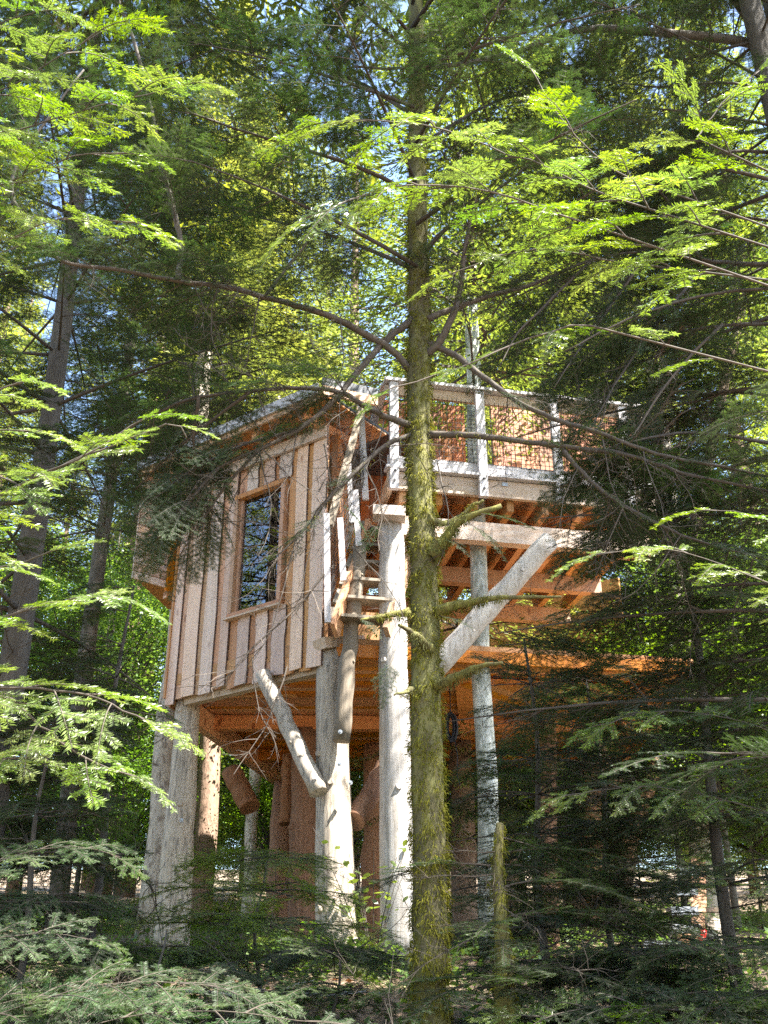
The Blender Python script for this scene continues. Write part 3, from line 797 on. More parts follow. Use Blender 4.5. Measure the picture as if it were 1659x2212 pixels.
def bough_mesh(name, L, nl, lat, nsub, sub, nlen, spacing, nwid, droop, seed, mats, fresh=0.5, bare=0.0, twig_r=0.006):
    r = np.random.default_rng(seed); mb = MB()
    ts = np.linspace(0, 1, 9)
    sway = r.normal(0, 0.05)
    def ax(t): return V3(L * t, L * sway * t * t, -droop * L * t ** 2.0 + 0.04 * L * math.sin(t * 3))
    mb.tube([ax(t) for t in ts], np.linspace(twig_r, twig_r * 0.3, 9), 5, 0, caps=False)
    p0, dd_, uu, ln, cv, ag = [], [], [], [], [], []
    def shoot(p, d, u, l, c, a):
        p0.append(p); dd_.append(nrm(d)); uu.append(nrm(u - np.dot(u, nrm(d)) * nrm(d))); ln.append(l); cv.append(c); ag.append(a)
    # needles on the main axis itself towards the tip
    for i in range(8):
        if ts[i] < max(bare, 0.25): continue
        a, b = ax(ts[i]), ax(ts[i + 1]); shoot(a, b - a, V3(0, 0, 1), np.linalg.norm(b - a), 0, 0.3 + 0.7 * fresh * (ts[i] > 0.7))
    for k in range(nl):
        t = bare + (1 - bare) * (k + 0.6 + r.uniform(-0.25, 0.25)) / nl
        t = min(t, 0.985); sg = 1 if k % 2 else -1
        p = ax(t); tang = nrm(ax(min(1, t + 0.03)) - ax(t - 0.03))
        ang = math.radians(r.uniform(46, 64)); sd = V3(-tang[1], tang[0], 0) * sg
        shape = (1 - t) ** 0.75 * (0.45 + 1.1 * min(1, t / 0.35)) if t < 0.35 else (1 - t) ** 0.75 * 1.55
        l = max(lat * 0.16, lat * shape * r.uniform(0.72, 1.12))
        d = nrm(tang * math.cos(ang) + sd * math.sin(ang) + V3(0, 0, r.uniform(-0.16, 0.10)))
        u = nrm(V3(0, 0, 1) + r.normal(0, 0.12, 3))
        mb.tube([p, p + d * l * 0.5, p + d * l], [twig_r * 0.42, twig_r * 0.3, twig_r * 0.14], 3, 0, caps=False)
        c = r.uniform(-0.12, 0.06)
        fr = r.uniform(0.2, 1.0) * fresh
        shoot(p, d, u, l * 0.62, 0, 0.15 + 0.2 * fresh); shoot(p + d * l * 0.62, d, u, l * 0.38, c, fr * 1.0)
        ns = int(nsub * l / lat + 0.5)
        sidev = np.cross(u, d)
        for j in range(ns):
            tt = (j + 0.7) / (ns + 0.4); s2 = 1 if j % 2 else -1
            l2 = sub * (1 - tt * 0.7) * r.uniform(0.6, 1.15)
            d2 = nrm(d * 0.68 + sidev * s2 * 0.74 + u * r.uniform(-0.15, 0.12))
            q = p + d * l * tt
            mb.tube([q, q + d2 * l2], [twig_r * 0.2, twig_r * 0.1], 3, 0, caps=False)
            shoot(q, d2, u, l2, r.uniform(-0.1, 0.05), fr * r.uniform(0.6, 1.0))
    ag_ = np.clip(np.array(ag), 0, 1)
    needles(mb, np.array(p0), np.array(dd_), np.array(uu), np.array(ln), np.array(cv), ag_, nlen, spacing, nwid, 1, r)
    return mb.mesh(name, mats, attr=True)

def dead_mesh(name, L, nl, lat, seed, mats, twig_r=0.007):
    r = np.random.default_rng(seed); mb = MB()
    pts = [V3(0, 0, 0)]; d = V3(1, 0, 0)
    for i in range(8):
        d = nrm(d + r.normal(0, 0.10, 3)); pts.append(pts[-1] + d * L / 8)
    pts = np.array(pts)
    mb.tube(pts, np.linspace(twig_r, twig_r * 0.25, 9), 5, 0, caps=False)
    for k in range(nl):
        i = r.integers(1, 8); p = pts[i]; tg = nrm(pts[i + 1] - pts[i - 1])
        d = nrm(tg * 0.6 + nrm(r.normal(0, 1, 3) * V3(0.3, 1, 0.7)) * 0.9); l = lat * r.uniform(0.3, 1.1)
        q = [p]; dq = d
        for j in range(4): dq = nrm(dq + r.normal(0, 0.18, 3)); q.append(q[-1] + dq * l / 4)
        mb.tube(q, np.linspace(twig_r * 0.45, twig_r * 0.13, 5), 3, 0, caps=False)
        for j in range(r.integers(1, 5)):
            qq = q[r.integers(1, 5)]; d3 = nrm(dq + r.normal(0, 0.7, 3)); l3 = l * r.uniform(0.15, 0.4)
            mb.tube([qq, qq + d3 * l3], [twig_r * 0.2, twig_r * 0.1], 3, 0, caps=False)
    return mb.mesh(name, mats, attr=True)

MN = [M['twig'], M['needle']]; MF = [M['twig'], M['needle_fresh']]; MD = [M['twig'], M['needle_dead']]
BOUGH = [bough_mesh('fir_bough', 0.80, 19, 0.30, 5, 0.11, 0.023, 0.0068, 0.0042, d, 10 + i, MN, f, b, 0.005) for i, (d, f, b) in enumerate(((0.10, 0.5, 0.08), (0.22, 0.35, 0.15), (0.05, 0.8, 0.05), (0.30, 0.2, 0.25), (0.15, 0.6, 0.1)))]
SPRAY = [bough_mesh('fir_spray', 0.27, 7, 0.125, 2, 0.055, 0.023, 0.0042, 0.0031, d, 30 + i, MF, f, 0.10, 0.0028) for i, (d, f) in enumerate(((0.10, 1.0), (0.30, 0.7), (0.02, 0.9), (0.18, 0.45), (0.40, 0.85)))]
SPRAY_D = [bough_mesh('fir_spray', 0.27, 7, 0.125, 2, 0.055, 0.023, 0.0042, 0.0031, d, 34 + i, MN, f, 0.10, 0.0028) for i, (d, f) in enumerate(((0.10, 0.9), (0.22, 0.6), (0.02, 0.8)))]
BOUGH_F = [bough_mesh('fir_bough', 0.80, 19, 0.30, 5, 0.11, 0.023, 0.0068, 0.0042, d, 60 + i, MF, f, 0.08, 0.005) for i, (d, f) in enumerate(((0.12, 0.6), (0.2, 0.9)))]  # lighter needles, so boughs standing in shade read as lit
DRYB = [bough_mesh('dry_bough', 0.8, 18, 0.28, 4, 0.09, 0.018, 0.009, 0.0026, 0.3, 40, MD, 0.5, 0.2)]
DEAD = [dead_mesh('dead_branch', 1.0, 16, 0.40, 50 + i, [M['twig']]) for i in range(4)]

# where the treehouse must stay in the clear (frame pixels): keeps boughs from growing in front of it
CLEAR = [
    [(505, 985), (745, 890), (765, 1400), (700, 1720), (440, 1660), (372, 1490), (385, 1285), (500, 1255)],
    [(775, 870), (1095, 880), (1180, 1140), (1180, 1240), (1010, 1420), (1060, 1600), (780, 1700), (690, 1720), (740, 1200)],
    [(278, 1205), (375, 1205), (375, 1300), (278, 1270)],
    [(255, 1275), (372, 1300), (365, 1500), (300, 1480)],
    [(300, 1640), (430, 1500), (420, 1900), (400, 2060), (330, 2060)],
    [(690, 1400), (890, 1400), (890, 1740), (690, 1740)],
    [(890, 1000), (960, 1000), (975, 2212), (885, 2212)],
]
CLEAR = [np.array(c, float) for c in CLEAR]
def in_poly(p, poly_):
    x, y = p[:, 0], p[:, 1]; ins = np.zeros(len(p), bool); n = len(poly_)
    for i in range(n):
        x0, y0 = poly_[i]; x1, y1 = poly_[(i + 1) % n]
        c = ((y0 > y) != (y1 > y)) & (x < (x1 - x0) * (y - y0) / (y1 - y0 + 1e-9) + x0)
        ins ^= c
    return ins

TS = np.array(to_sun)
GAPS = [V3(0.23, 4.95, z) for z in np.arange(2.2, 4.1, 0.22)]
def in_sunbeam(p, rad=0.42):               # keeps an added gap in the boughs so sun reaches the mossy trunk
    for g in GAPS:
        v = p - g; t = np.dot(v, TS)
        if t > 0.35 and np.linalg.norm(v - TS * t) < rad: return True
    return False

REJ = [0, 0]
def blocked(base, d, up, L, tol=0.2):
    if in_sunbeam(base + d * L * 0.5) or in_sunbeam(base + d * L * 0.95): return True
    sd = np.cross(up, d)
    pts = []
    for t in (0.15, 0.3, 0.45, 0.6, 0.75, 0.9, 1.0):
        wdt = 0.3 * (1 - t) + 0.03
        for s in (-1, 0, 1): pts.append(base + d * L * t + sd * s * wdt * L - V3(0, 0, 0.12 * L * t * t))
    pr = proj(np.array(pts))
    hit = np.zeros(len(pr), bool)
    for c in CLEAR: hit |= in_poly(pr[:, :2], c)
    hit &= pr[:, 2] < 11.5
    return hit.mean() > tol

def offscreen(base, d, L, mx=260, my=260):
    pr = proj(np.array([base, base + d * L * 0.5, base + d * L]))
    return not ((pr[:, 2] > 0.6) & (pr[:, 0] > -mx) & (pr[:, 0] < 1659 + mx) & (pr[:, 1] > -my) & (pr[:, 1] < 2212 + my)).any()

def put(me, parent, base, d, up, scale, name='bough'):
    d = nrm(d); up = np.asarray(up, float); up = nrm(up - d * np.dot(up, d)); y = np.cross(up, d)
    o = bpy.data.objects.new(name, me); COL.objects.link(o); o.parent = parent
    loc = np.asarray(base) - root_loc(parent)
    Mx = Matrix(((d[0], y[0], up[0], loc[0]), (d[1], y[1], up[1], loc[1]), (d[2], y[2], up[2], loc[2]), (0, 0, 0, 1)))
    o.matrix_basis = Mx @ Matrix.Scale(scale, 4)
    return o

def path_at(path, f):
    i = f * (len(path) - 1); a = int(min(i, len(path) - 2)); t = i - a
    return path[a] * (1 - t) + path[a + 1] * t, nrm(path[a + 1] - path[a])

def dress(tree, path, f0, n, scale, protos=None, free=False, cull=True, droop=0.1, spread=(38, 66), tol=0.2, f1=1.0, name='bough', L0=0.80):
    protos = protos or BOUGH
    for k in range(n):
        f = f0 + (f1 - f0) * (k + random.uniform(0.1, 0.9)) / n
        p, tg = path_at(path, f)
        sg = 1 if k % 2 else -1
        a = math.radians(random.uniform(*spread)) * sg
        if f > 0.94: a *= 0.3
        h = nrm(V3(tg[0], tg[1], 0)) if abs(tg[2]) < 0.97 else nrm(V3(random.uniform(-1, 1), random.uniform(-1, 1), 0))
        dv = V3(h[0] * math.cos(a) - h[1] * math.sin(a), h[0] * math.sin(a) + h[1] * math.cos(a), tg[2] * 0.6 - droop + random.uniform(-0.14, 0.14))
        dv = nrm(dv); up = nrm(V3(random.gauss(0, 0.22), random.gauss(0, 0.22), 1))
        s = 1.5 * scale * random.uniform(0.6, 1.1) * (1.05 - 0.45 * f)
        L = L0 * s
        if cull and offscreen(p, dv, L): continue
        if not free and blocked(p, dv, up, L, tol): REJ[0] += 1; continue
        put(random.choice(protos), tree, p, dv, up, s, name)
        if random.random() < 0.3:
            put(random.choice(DEAD), tree, p, V3(dv[0], dv[1], random.uniform(-0.9, 0.1)) + rng.normal(0, 0.5, 3), UP, random.uniform(0.25, 0.5), 'twig')

def limb(tree, path, r0, r1, mat='bark', name='limb', sides=8, wob=0.08):
    mb = MB(); mb.tube(path, np.linspace(r0, r1, len(path)), sides, 0, wob)
    return part(name, mb, [M[mat]], tree, smooth=True)

def moss_mb(path, rad, n, ln=0.022, wd=0.0045, seed=1, hang=0.7, top=0.0):
    """tufts of moss hugging a trunk or limb"""
    r = np.random.default_rng(seed); path = np.asarray(path, float)
    f = r.uniform(0, 1, n) * (len(path) - 1); i = np.minimum(f.astype(int), len(path) - 2); t = (f - i)[:, None]
    c = path[i] * (1 - t) + path[i + 1] * t
    rr = np.interp(f, np.arange(len(path)), rad)
    tg = path[i + 1] - path[i]; tg /= np.linalg.norm(tg, axis=1)[:, None]
    a = r.uniform(0, 2 * np.pi, n)
    ref = np.where(np.abs(tg[:, 2:3]) < 0.9, np.array([[0, 0, 1.0]]), np.array([[1.0, 0, 0]]))
    n1 = np.cross(tg, ref); n1 /= np.linalg.norm(n1, axis=1)[:, None]; n2 = np.cross(n1, tg)
    out = n1 * np.cos(a)[:, None] + n2 * np.sin(a)[:, None]
    clump = 0.5 + 0.5 * np.sin(f * 2.9 + 3 * np.cos(a * 2 + f * 0.7)) * np.cos(f * 1.3 + a * 3)
    keep = r.uniform(0, 1, n) < 0.12 + 0.88 * clump ** 1.3
    c, rr, out, tg, clump = c[keep], rr[keep], out[keep], tg[keep], clump[keep]; n = len(c)
    b = c + out * (rr * r.uniform(0.96, 1.02, n))[:, None]
    dv = out * r.uniform(0.25, 0.9, n)[:, None] + np.array([[0, 0, -1.0]]) * hang * r.uniform(0.3, 1.3, n)[:, None] + r.normal(0, 0.45, (n, 3))
    dv /= np.linalg.norm(dv, axis=1)[:, None]
    l = ln * r.uniform(0.5, 1.5, n) * (0.6 + 0.8 * clump)
    wv = np.cross(dv, out + r.normal(0, 0.3, (n, 3))); wv /= np.maximum(1e-6, np.linalg.norm(wv, axis=1))[:, None]
    mid = b + dv * (l * 0.55)[:, None] + out * (l * 0.16)[:, None]
    tip = b + dv * l[:, None] + np.array([[0, 0, -1.0]]) * (l * 0.3)[:, None]
    Vn = np.stack([b, mid + wv * wd * 0.5, tip, mid - wv * wd * 0.5], 1).reshape(-1, 3)
    mb = MB(); mb.add(Vn, np.arange(n * 4).reshape(-1, 4), 0, np.repeat(np.clip(clump * 0.7 + r.normal(0.1, 0.25, n), 0, 1), 4))
    return mb

def pxpath(pts, n=4):
    c = np.array([P(*q) for q in pts]); k = rng.normal(0, 0.006, c.shape); k[0] = 0; k[-1] = 0
    pa = spline(list(c + k), n)
    return pa + rng.normal(0, 0.0022, pa.shape)

# ------------------------------------------------------------------ the mossy fir in front
def build_mossy_fir():
    base = P(928, 2212, 5.0); top = P(898, 0, 5.15)
    gb = V3(base[0] + 0.01, base[1] - 0.03, float(gz(base[0], base[1])) - 0.15)
    t = thing('mossy_fir_tree', 'slender fir trunk thick with yellow green moss in front of the treehouse', 'tree', tuple(gb))
    ctrl = [gb, base, P(929, 2000, 5.0), P(925, 1750, 5.0), P(920, 1480, 5.0), P(916, 1250, 5.02), P(908, 1050, 5.02), P(904, 880, 5.05), P(906, 700, 5.08), P(903, 520, 5.1), P(900, 300, 5.12), top, top + V3(-0.02, 0.05, 1.6)]
    pth = spline(ctrl, 6)
    zz = np.clip((pth[:, 2] - gb[2]) / 9.0, 0, 1)
    rad = 0.084 - 0.040 * zz
    rad = rad * (1 + rng.normal(0, 0.03, len(rad)))
    mb = MB(); mb.tube(pth, rad, 20, 0, 0.06)
    trunk = part('trunk', mb, [M['moss_bark']], t, smooth=True)
    low = pth[:, 2] < 8.2
    part('moss', moss_mb(pth[low], rad[low], 46000, 0.026, 0.0048, 3), [M['moss']], trunk, attr=True, stuff=True)
    def mossy(pts, r0, r1, n, seed, dr=None, mat='moss_bark'):
        r0 *= 0.8; r1 *= 0.7; pa = pxpath(pts, 5); l = limb(t, pa, r0, r1, mat)
        mp_ = pa[:max(3, int(len(pa) * 0.8))]; part('moss', moss_mb(mp_, np.linspace(r0, r1, len(pa))[:len(mp_)], int(n * 0.55), 0.016, 0.0036, seed, 1.0), [M['moss']], l, attr=True, stuff=True)
        return pa
    # short mossy stubs
    mossy([(935, 1200, 4.95), (965, 1160, 4.9), (1000, 1120, 4.85), (1085, 1092, 4.8)], 0.045, 0.018, 3500, 11)
    mossy([(990, 1128, 4.86), (1020, 1095, 4.83), (1046, 1080, 4.8)], 0.018, 0.009, 500, 12)
    mossy([(945, 1318, 4.95), (1010, 1305, 4.9), (1080, 1298, 4.85), (1210, 1291, 4.75)], 0.036, 0.008, 2600, 13)
    mossy([(885, 1322, 4.95), (830, 1328, 4.9), (778, 1338, 4.85)], 0.028, 0.007, 1400, 14)
    mossy([(935, 1405, 4.95), (900, 1375, 4.85), (862, 1352, 4.75)], 0.032, 0.011, 1300, 15)
    mossy([(940, 1482, 4.95), (985, 1462, 4.85), (1030, 1440, 4.78), (1085, 1430, 4.7)], 0.034, 0.010, 2400, 16)
    mossy([(890, 1488, 4.95), (870, 1497, 4.85), (852, 1500, 4.8)], 0.018, 0.006, 300, 17)
    mossy([(925, 1120, 4.95), (960, 1130, 5.0), (1000, 1110, 5.05)], 0.03, 0.012, 700, 18)
    # limbs reaching out, dark against the house
    L = []
    L.append((mossy([(925, 938, 5.0), (1010, 938, 4.95), (1120, 955, 4.9), (1230, 965, 4.85), (1350, 985, 4.8), (1500, 1025, 4.7), (1690, 1068, 4.6)], 0.026, 0.009, 1350, 21, mat='twig'), 0.30, 22, 0.62))
    L.append((mossy([(885, 800, 5.05), (845, 755, 5.0), (730, 690, 4.9), (620, 655, 4.8), (500, 625, 4.7), (390, 605, 4.6), (250, 580, 4.5), (130, 555, 4.4), (50, 480, 4.3)], 0.028, 0.011, 1100, 22, mat='twig'), 0.25, 30, 0.62))
    L.append((mossy([(885, 918, 5.0), (835, 900, 4.95), (780, 872, 4.9), (735, 850, 4.85), (640, 838, 4.8), (540, 845, 4.72), (430, 856, 4.65)], 0.026, 0.010, 675, 23, mat='twig'), 0.40, 14, 0.6))
    L.append((mossy([(890, 690, 5.05), (830, 740, 5.0), (775, 800, 4.95), (720, 862, 4.9), (650, 925, 4.85), (560, 970, 4.8), (470, 1010, 4.75)], 0.028, 0.010, 720, 24, mat='twig'), 0.60, 10, 0.55))
    L.append((mossy([(885, 940, 5.0), (830, 965, 4.95), (770, 1010, 4.9), (705, 1085, 4.85), (650, 1150, 4.8), (600, 1200, 4.75)], 0.020, 0.005, 405, 25, mat='twig'), 0.80, 3, 0.3))
    L.append((mossy([(920, 770, 5.05), (955, 735, 5.0), (980, 665, 4.95), (995, 600, 4.9), (1005, 520, 4.85), (1030, 430, 4.8)], 0.032, 0.012, 675, 26, mat='twig'), 0.45, 8, 0.6))
    L.append((mossy([(920, 690, 5.05), (975, 670, 5.1), (1060, 640, 5.15), (1160, 615, 5.2), (1280, 560, 5.25), (1400, 540, 5.3)], 0.028, 0.010, 405, 27, mat='twig'), 0.35, 12, 0.7))
    L.append((mossy([(920, 740, 5.05), (980, 765, 5.0), (1030, 808, 4.95), (1100, 858, 4.9), (1200, 905, 4.85), (1290, 935, 4.8), (1420, 985, 4.75), (1560, 1010, 4.7), (1700, 1040, 4.6)], 0.027, 0.008, 675, 28, mat='twig'), 0.25, 26, 0.66))
    L.append((mossy([(1210, 962, 4.86), (1250, 1010, 4.82), (1300, 1060, 4.8), (1390, 1110, 4.75), (1500, 1165, 4.7), (1680, 1215, 4.6)], 0.018, 0.006, 405, 29, mat='twig'), 0.10, 20, 0.6))
    L.append((pxpath([(890, 580, 5.1), (800, 540, 5.3), (680, 500, 5.5), (560, 470, 5.7), (430, 420, 5.9)]), 0.25, 16, 0.75))
    L.append((pxpath([(905, 560, 5.1), (960, 500, 5.0), (1060, 420, 4.9), (1180, 330, 4.8), (1320, 250, 4.7)]), 0.25, 14, 0.7))
    L.append((pxpath([(895, 420, 5.1), (800, 370, 4.9), (680, 330, 4.7), (540, 290, 4.5), (400, 240, 4.3)]), 0.2, 18, 0.75))
    L.append((pxpath([(900, 330, 5.1), (960, 280, 5.4), (1080, 220, 5.7), (1230, 180, 6.0)]), 0.2, 12, 0.8))
    L.append((pxpath([(895, 250, 5.1), (780, 180, 5.3), (640, 130, 5.5), (480, 90, 5.7)]), 0.15, 16, 0.8))
    L.append((pxpath([(895, 120, 5.15), (800, 40, 5.0), (660, -60, 4.8)]), 0.15, 10, 0.8))
    L.append((pxpath([(898, 100, 5.15), (1000, 30, 5.3), (1160, -40, 5.5)]), 0.15, 10, 0.8))
    for pts in ([(1400, 540, 5.3), (1330, 640, 5.2), (1260, 740, 5.1), (1195, 840, 5.0)], [(1500, 600, 5.2), (1400, 720, 5.1), (1330, 830, 5.0), (1275, 930, 4.95)], [(1560, 700, 5.1), (1450, 820, 5.0), (1380, 920, 4.95), (1295, 1040, 4.9)],
                [(1280, 560, 5.25), (1200, 640, 5.1), (1120, 720, 5.0), (1080, 790, 4.95)]):
        pa = pxpath(pts, 4); limb(t, pa, 0.010, 0.003, 'twig'); dress(t, pa, 0.1, 17, 0.55, droop=0.3, spread=(30, 75), tol=0.42)
    for (pa, f0, n, s) in L[:9]:
        for k in range(7):
            c, tg = path_at(pa, random.uniform(0.12, 0.95))
            put(random.choice(DEAD), t, c, tg * 0.5 + rng.normal(0, 0.6, 3) + V3(0, 0, -0.35), UP, random.uniform(0.25, 0.6), 'twig')
        dress(t, pa, 0.35, 7, 0.26, free=True, droop=0.25)
    for i, (pa, f0, n, s) in enumerate(L):
        if i >= 9: limb(t, pa, 0.016, 0.005, 'twig')
        dress(t, pa, f0, n, s * 0.9)
    for k in range(9):
        zc = 5.7 + 0.33 * k; az = math.radians(-90 + (-55, 50, -20, 25, -70, 70, -40, 10, 45)[k]); c = V3(0.2, 5.0, zc)
        hd = V3(math.cos(az), math.sin(az), 0); ln = 1.5
        pa = np.array([c + hd * ln * f + V3(0, 0, ln * (0.15 * f - 0.15 * f * f)) for f in np.linspace(0, 1, 7)])
        limb(t, pa, 0.014, 0.003, 'twig'); dress(t, pa, 0.15, 11, 0.6)
    for k in range(7):  # upper limbs above the frame, added to shade the trunk
        zc = 7.9 + 0.5 * k; az = math.radians(-28 + (-30, 25, 0, 45, -45, 10, -15)[k]); c = V3(0.2, 5.1, zc)
        hd = V3(math.cos(az), math.sin(az), 0); ln = 2.3 - 0.12 * k
        pa = np.array([c + hd * ln * f + V3(0, 0, ln * (0.12 * f - 0.12 * f * f)) for f in np.linspace(0, 1, 7)])
        limb(t, pa, 0.018, 0.004, 'twig'); dress(t, pa, 0.12, 12, 0.75, cull=False)
    # the side branch rising from the big left limb, with its own laterals
    up1 = pxpath([(385, 604, 4.6), (388, 540, 4.57), (385, 490, 4.55), (365, 420, 4.5), (350, 350, 4.45), (328, 240, 4.4), (310, 160, 4.35), (285, 80, 4.3), (262, 10, 4.25), (240, -60, 4.2)])
    limb(t, up1, 0.017, 0.008); dress(t, up1, 0.2, 18, 0.5, BOUGH[:3], spread=(50, 80))
    up2 = pxpath([(60, 490, 4.3), (20, 420, 4.25), (40, 350, 4.2), (100, 260, 4.15), (180, 150, 4.1)])
    limb(t, up2, 0.013, 0.005); dress(t, up2, 0.1, 12, 0.45, BOUGH[:3], spread=(50, 80))
    up3 = pxpath([(570, 640, 4.75), (640, 560, 4.7), (700, 470, 4.68), (740, 400, 4.65)])
    limb(t, up3, 0.010, 0.004); dress(t, up3, 0.2, 8, 0.5)
    # bare twigs hanging off the lower limbs
    for (x, y, Y, x1, y1, s) in ((735, 860, 4.86, 735, 1010, 0.55), (700, 960, 4.88, 745, 1190, 0.55), (790, 1010, 4.9, 850, 1180, 0.5), (760, 1180, 4.9, 880, 1310, 0.4),
            (640, 940, 4.85, 600, 1100, 0.5), (560, 975, 4.8, 600, 1180, 0.5), (830, 905, 4.95, 820, 1050, 0.4), (680, 1110, 4.85, 690, 1320, 0.5), (640, 1160, 4.8, 590, 1400, 0.5),
            (660, 670, 4.85, 690, 800, 0.5), (560, 640, 4.75, 540, 790, 0.55), (470, 620, 4.68, 440, 780, 0.5), (735, 690, 4.9, 735, 840, 0.5), (420, 610, 4.6, 460, 740, 0.5),
            (945, 1000, 5.0, 985, 1190, 0.45), (1050, 950, 4.93, 1100, 1060, 0.4), (1300, 940, 4.8, 1340, 1100, 0.6), (1390, 975, 4.75, 1392, 1140, 0.4), (1350, 1080, 4.77, 1300, 1260, 0.5),
            (1250, 1010, 4.82, 1180, 1160, 0.45), (1200, 900, 4.85, 1310, 850, 0.6), (1450, 1000, 4.73, 1580, 900, 0.6), (610, 1180, 4.76, 560, 1330, 0.35), (870, 700, 5.05, 790, 640, 0.6),
            (545, 1420, 4.9, 575, 1620, 0.5), (620, 1440, 4.9, 545, 1650, 0.45), (700, 1240, 4.82, 520, 1520, 0.5), (690, 1330, 4.8, 610, 1240, 0.4)):
        p0 = P(x, y, Y); p1 = P(x1, y1, Y - 0.1)
        put(random.choice(DEAD), t, p0, p1 - p0, nrm(rng.normal(0, 1, 3)), np.linalg.norm(p1 - p0) * random.uniform(0.9, 1.25), 'twig')
    # small live sprays low on the trunk and on the stubs
    for (x, y, Y, x1, y1, s) in ((1010, 1130, 4.83, 1090, 1180, 0.5), (1040, 1110, 4.8, 1140, 1130, 0.5), (960, 1160, 4.9, 1010, 1190, 0.4), (950, 1330, 4.9, 1010, 1350, 0.4), (800, 1180, 4.85, 770, 1100, 0.4), (820, 1130, 4.9, 790, 1180, 0.35), (775, 1335, 4.84, 820, 1360, 0.25), (850, 1420, 4.8, 820, 1500, 0.4)):
        p0 = P(x, y, Y); p1 = P(x1, y1, Y - 0.05)
        put(random.choice(BOUGH[:3]), t, p0, p1 - p0, V3(0, -0.3, 1), np.linalg.norm(p1 - p0) / 0.8 * 1.2, 'bough')
    # drooping side branches over the cabin's left end
    for pts in ([(650, 925, 4.85), (520, 960, 4.8), (420, 1010, 4.75), (330, 1080, 4.7)], [(540, 845, 4.72), (440, 920, 4.8), (360, 990, 4.9), (290, 1060, 5.0)],
                [(560, 970, 4.8), (490, 1050, 4.85), (430, 1130, 4.9), (390, 1200, 4.95)], [(430, 856, 4.65), (330, 900, 4.7), (230, 960, 4.75)],
                [(430, 856, 4.65), (420, 950, 4.8), (440, 1040, 4.9), (450, 1130, 5.0)], [(470, 1010, 4.75), (400, 1090, 4.7), (340, 1160, 4.65)]):
        pa = pxpath(pts, 4); limb(t, pa, 0.010, 0.003, 'twig'); dress(t, pa, 0.15, 12, 0.42, droop=0.3, spread=(30, 75), tol=0.45)
build_mossy_fir()

# ------------------------------------------------------------------ firs with generated whorls of limbs
def fir(name, label, x, y, h, r0, limbs, mat='bark', lean=(0, 0), group=None, cull=True, tol=0.2, dead=(0, 0), protos=None, bs=0.7, name_b='bough', L0=0.80):
    gb = V3(x, y, float(gz(x, y)) - 0.15)
    t = thing(name, label, 'tree', tuple(gb), group)
    n = 14
    pth = np.array([gb + V3(lean[0] * f + 0.03 * math.sin(f * 9 + x), lean[1] * f + 0.03 * math.cos(f * 7), h * f) for f in np.linspace(0, 1, n)])
    mb = MB(); mb.tube(pth, r0 * (1 - 0.75 * np.linspace(0, 1, n)) * (1 + rng.normal(0, 0.02, n)), 14, 0, 0.05)
    part('trunk', mb, [M[mat]], t, smooth=True)
    zlo, zhi, dz, per, len0, len1, drp, bpl = limbs
    z = zlo; a0 = random.uniform(0, 6)
    while z < zhi:
        f = (z - zlo) / max(0.01, zhi - zlo)
        for k in range(per):
            az = a0 + 2 * math.pi * (k + random.uniform(-0.3, 0.3)) / per
            ln = (len0 + (len1 - len0) * f) * random.uniform(0.75, 1.15)
            c, _ = path_at(pth, min(0.99, (z - gb[2]) / h))
            hd = V3(math.cos(az), math.sin(az), 0)
            pa = np.array([c + hd * ln * s + V3(0, 0, ln * (0.10 * s - drp * s * s)) for s in np.linspace(0, 1, 7)])
            if cull and offscreen(pa[0], nrm(pa[-1] - pa[0]), ln): continue
            if blocked(pa[0], nrm(pa[-1] - pa[0]), UP, ln, 0.22): continue
            limb(t, pa, 0.003 + 0.0065 * ln, 0.003, 'twig', 'limb', 6)
            dress(t, pa, 0.22, max(3, int(bpl * ln)), bs, protos=protos, cull=cull, tol=tol, name=name_b, L0=L0)
        z += dz * random.uniform(0.85, 1.15); a0 += 1.1
    for k in range(dead[0]):
        c, _ = path_at(pth, random.uniform(0.05, dead[1]))
        az = random.uniform(0, 6.28); dv = V3(math.cos(az), math.sin(az), random.uniform(-0.3, 0.15))
        put(random.choice(DEAD), t, c, dv, UP, random.uniform(0.7, 1.4), 'twig')
    return t, pth

# near fir on the left, dark bark trunk
pL = P(97, 1000, 6.6)
fir('fir_tree', 'fir with dark furrowed trunk beside the slatted bay end of the treehouse', -2.32, 6.5, 11.5, 0.105, (3.6, 10.8, 0.42, 5, 2.3, 0.9, 0.10, 6.5), lean=(-0.35, 0.1), dead=(10, 0.35))
# fir outside the right edge, its boughs hang across the right half
fir('fir_tree', 'fir with long dark boughs hanging over the far end of the deck railing', 2.75, 5.4, 11.5, 0.15, (2.6, 10.8, 0.50, 5, 2.3, 1.0, 0.14, 6.5), dead=(10, 0.4))
# firs behind the house tops and between
fir('fir_tree', 'tall fir standing close behind the railed deck', 2.9, 15.6, 13.5, 0.13, (8.3, 15.5, 0.5, 5, 2.1, 0.8, 0.12, 5.0), dead=(4, 0.3))
fir('fir_tree', 'tall fir rising beside the eave of the planked cabin wall', -3.9, 13.2, 14, 0.13, (7.8, 15.5, 0.5, 5, 2.1, 0.8, 0.12, 5.0), dead=(8, 0.45))
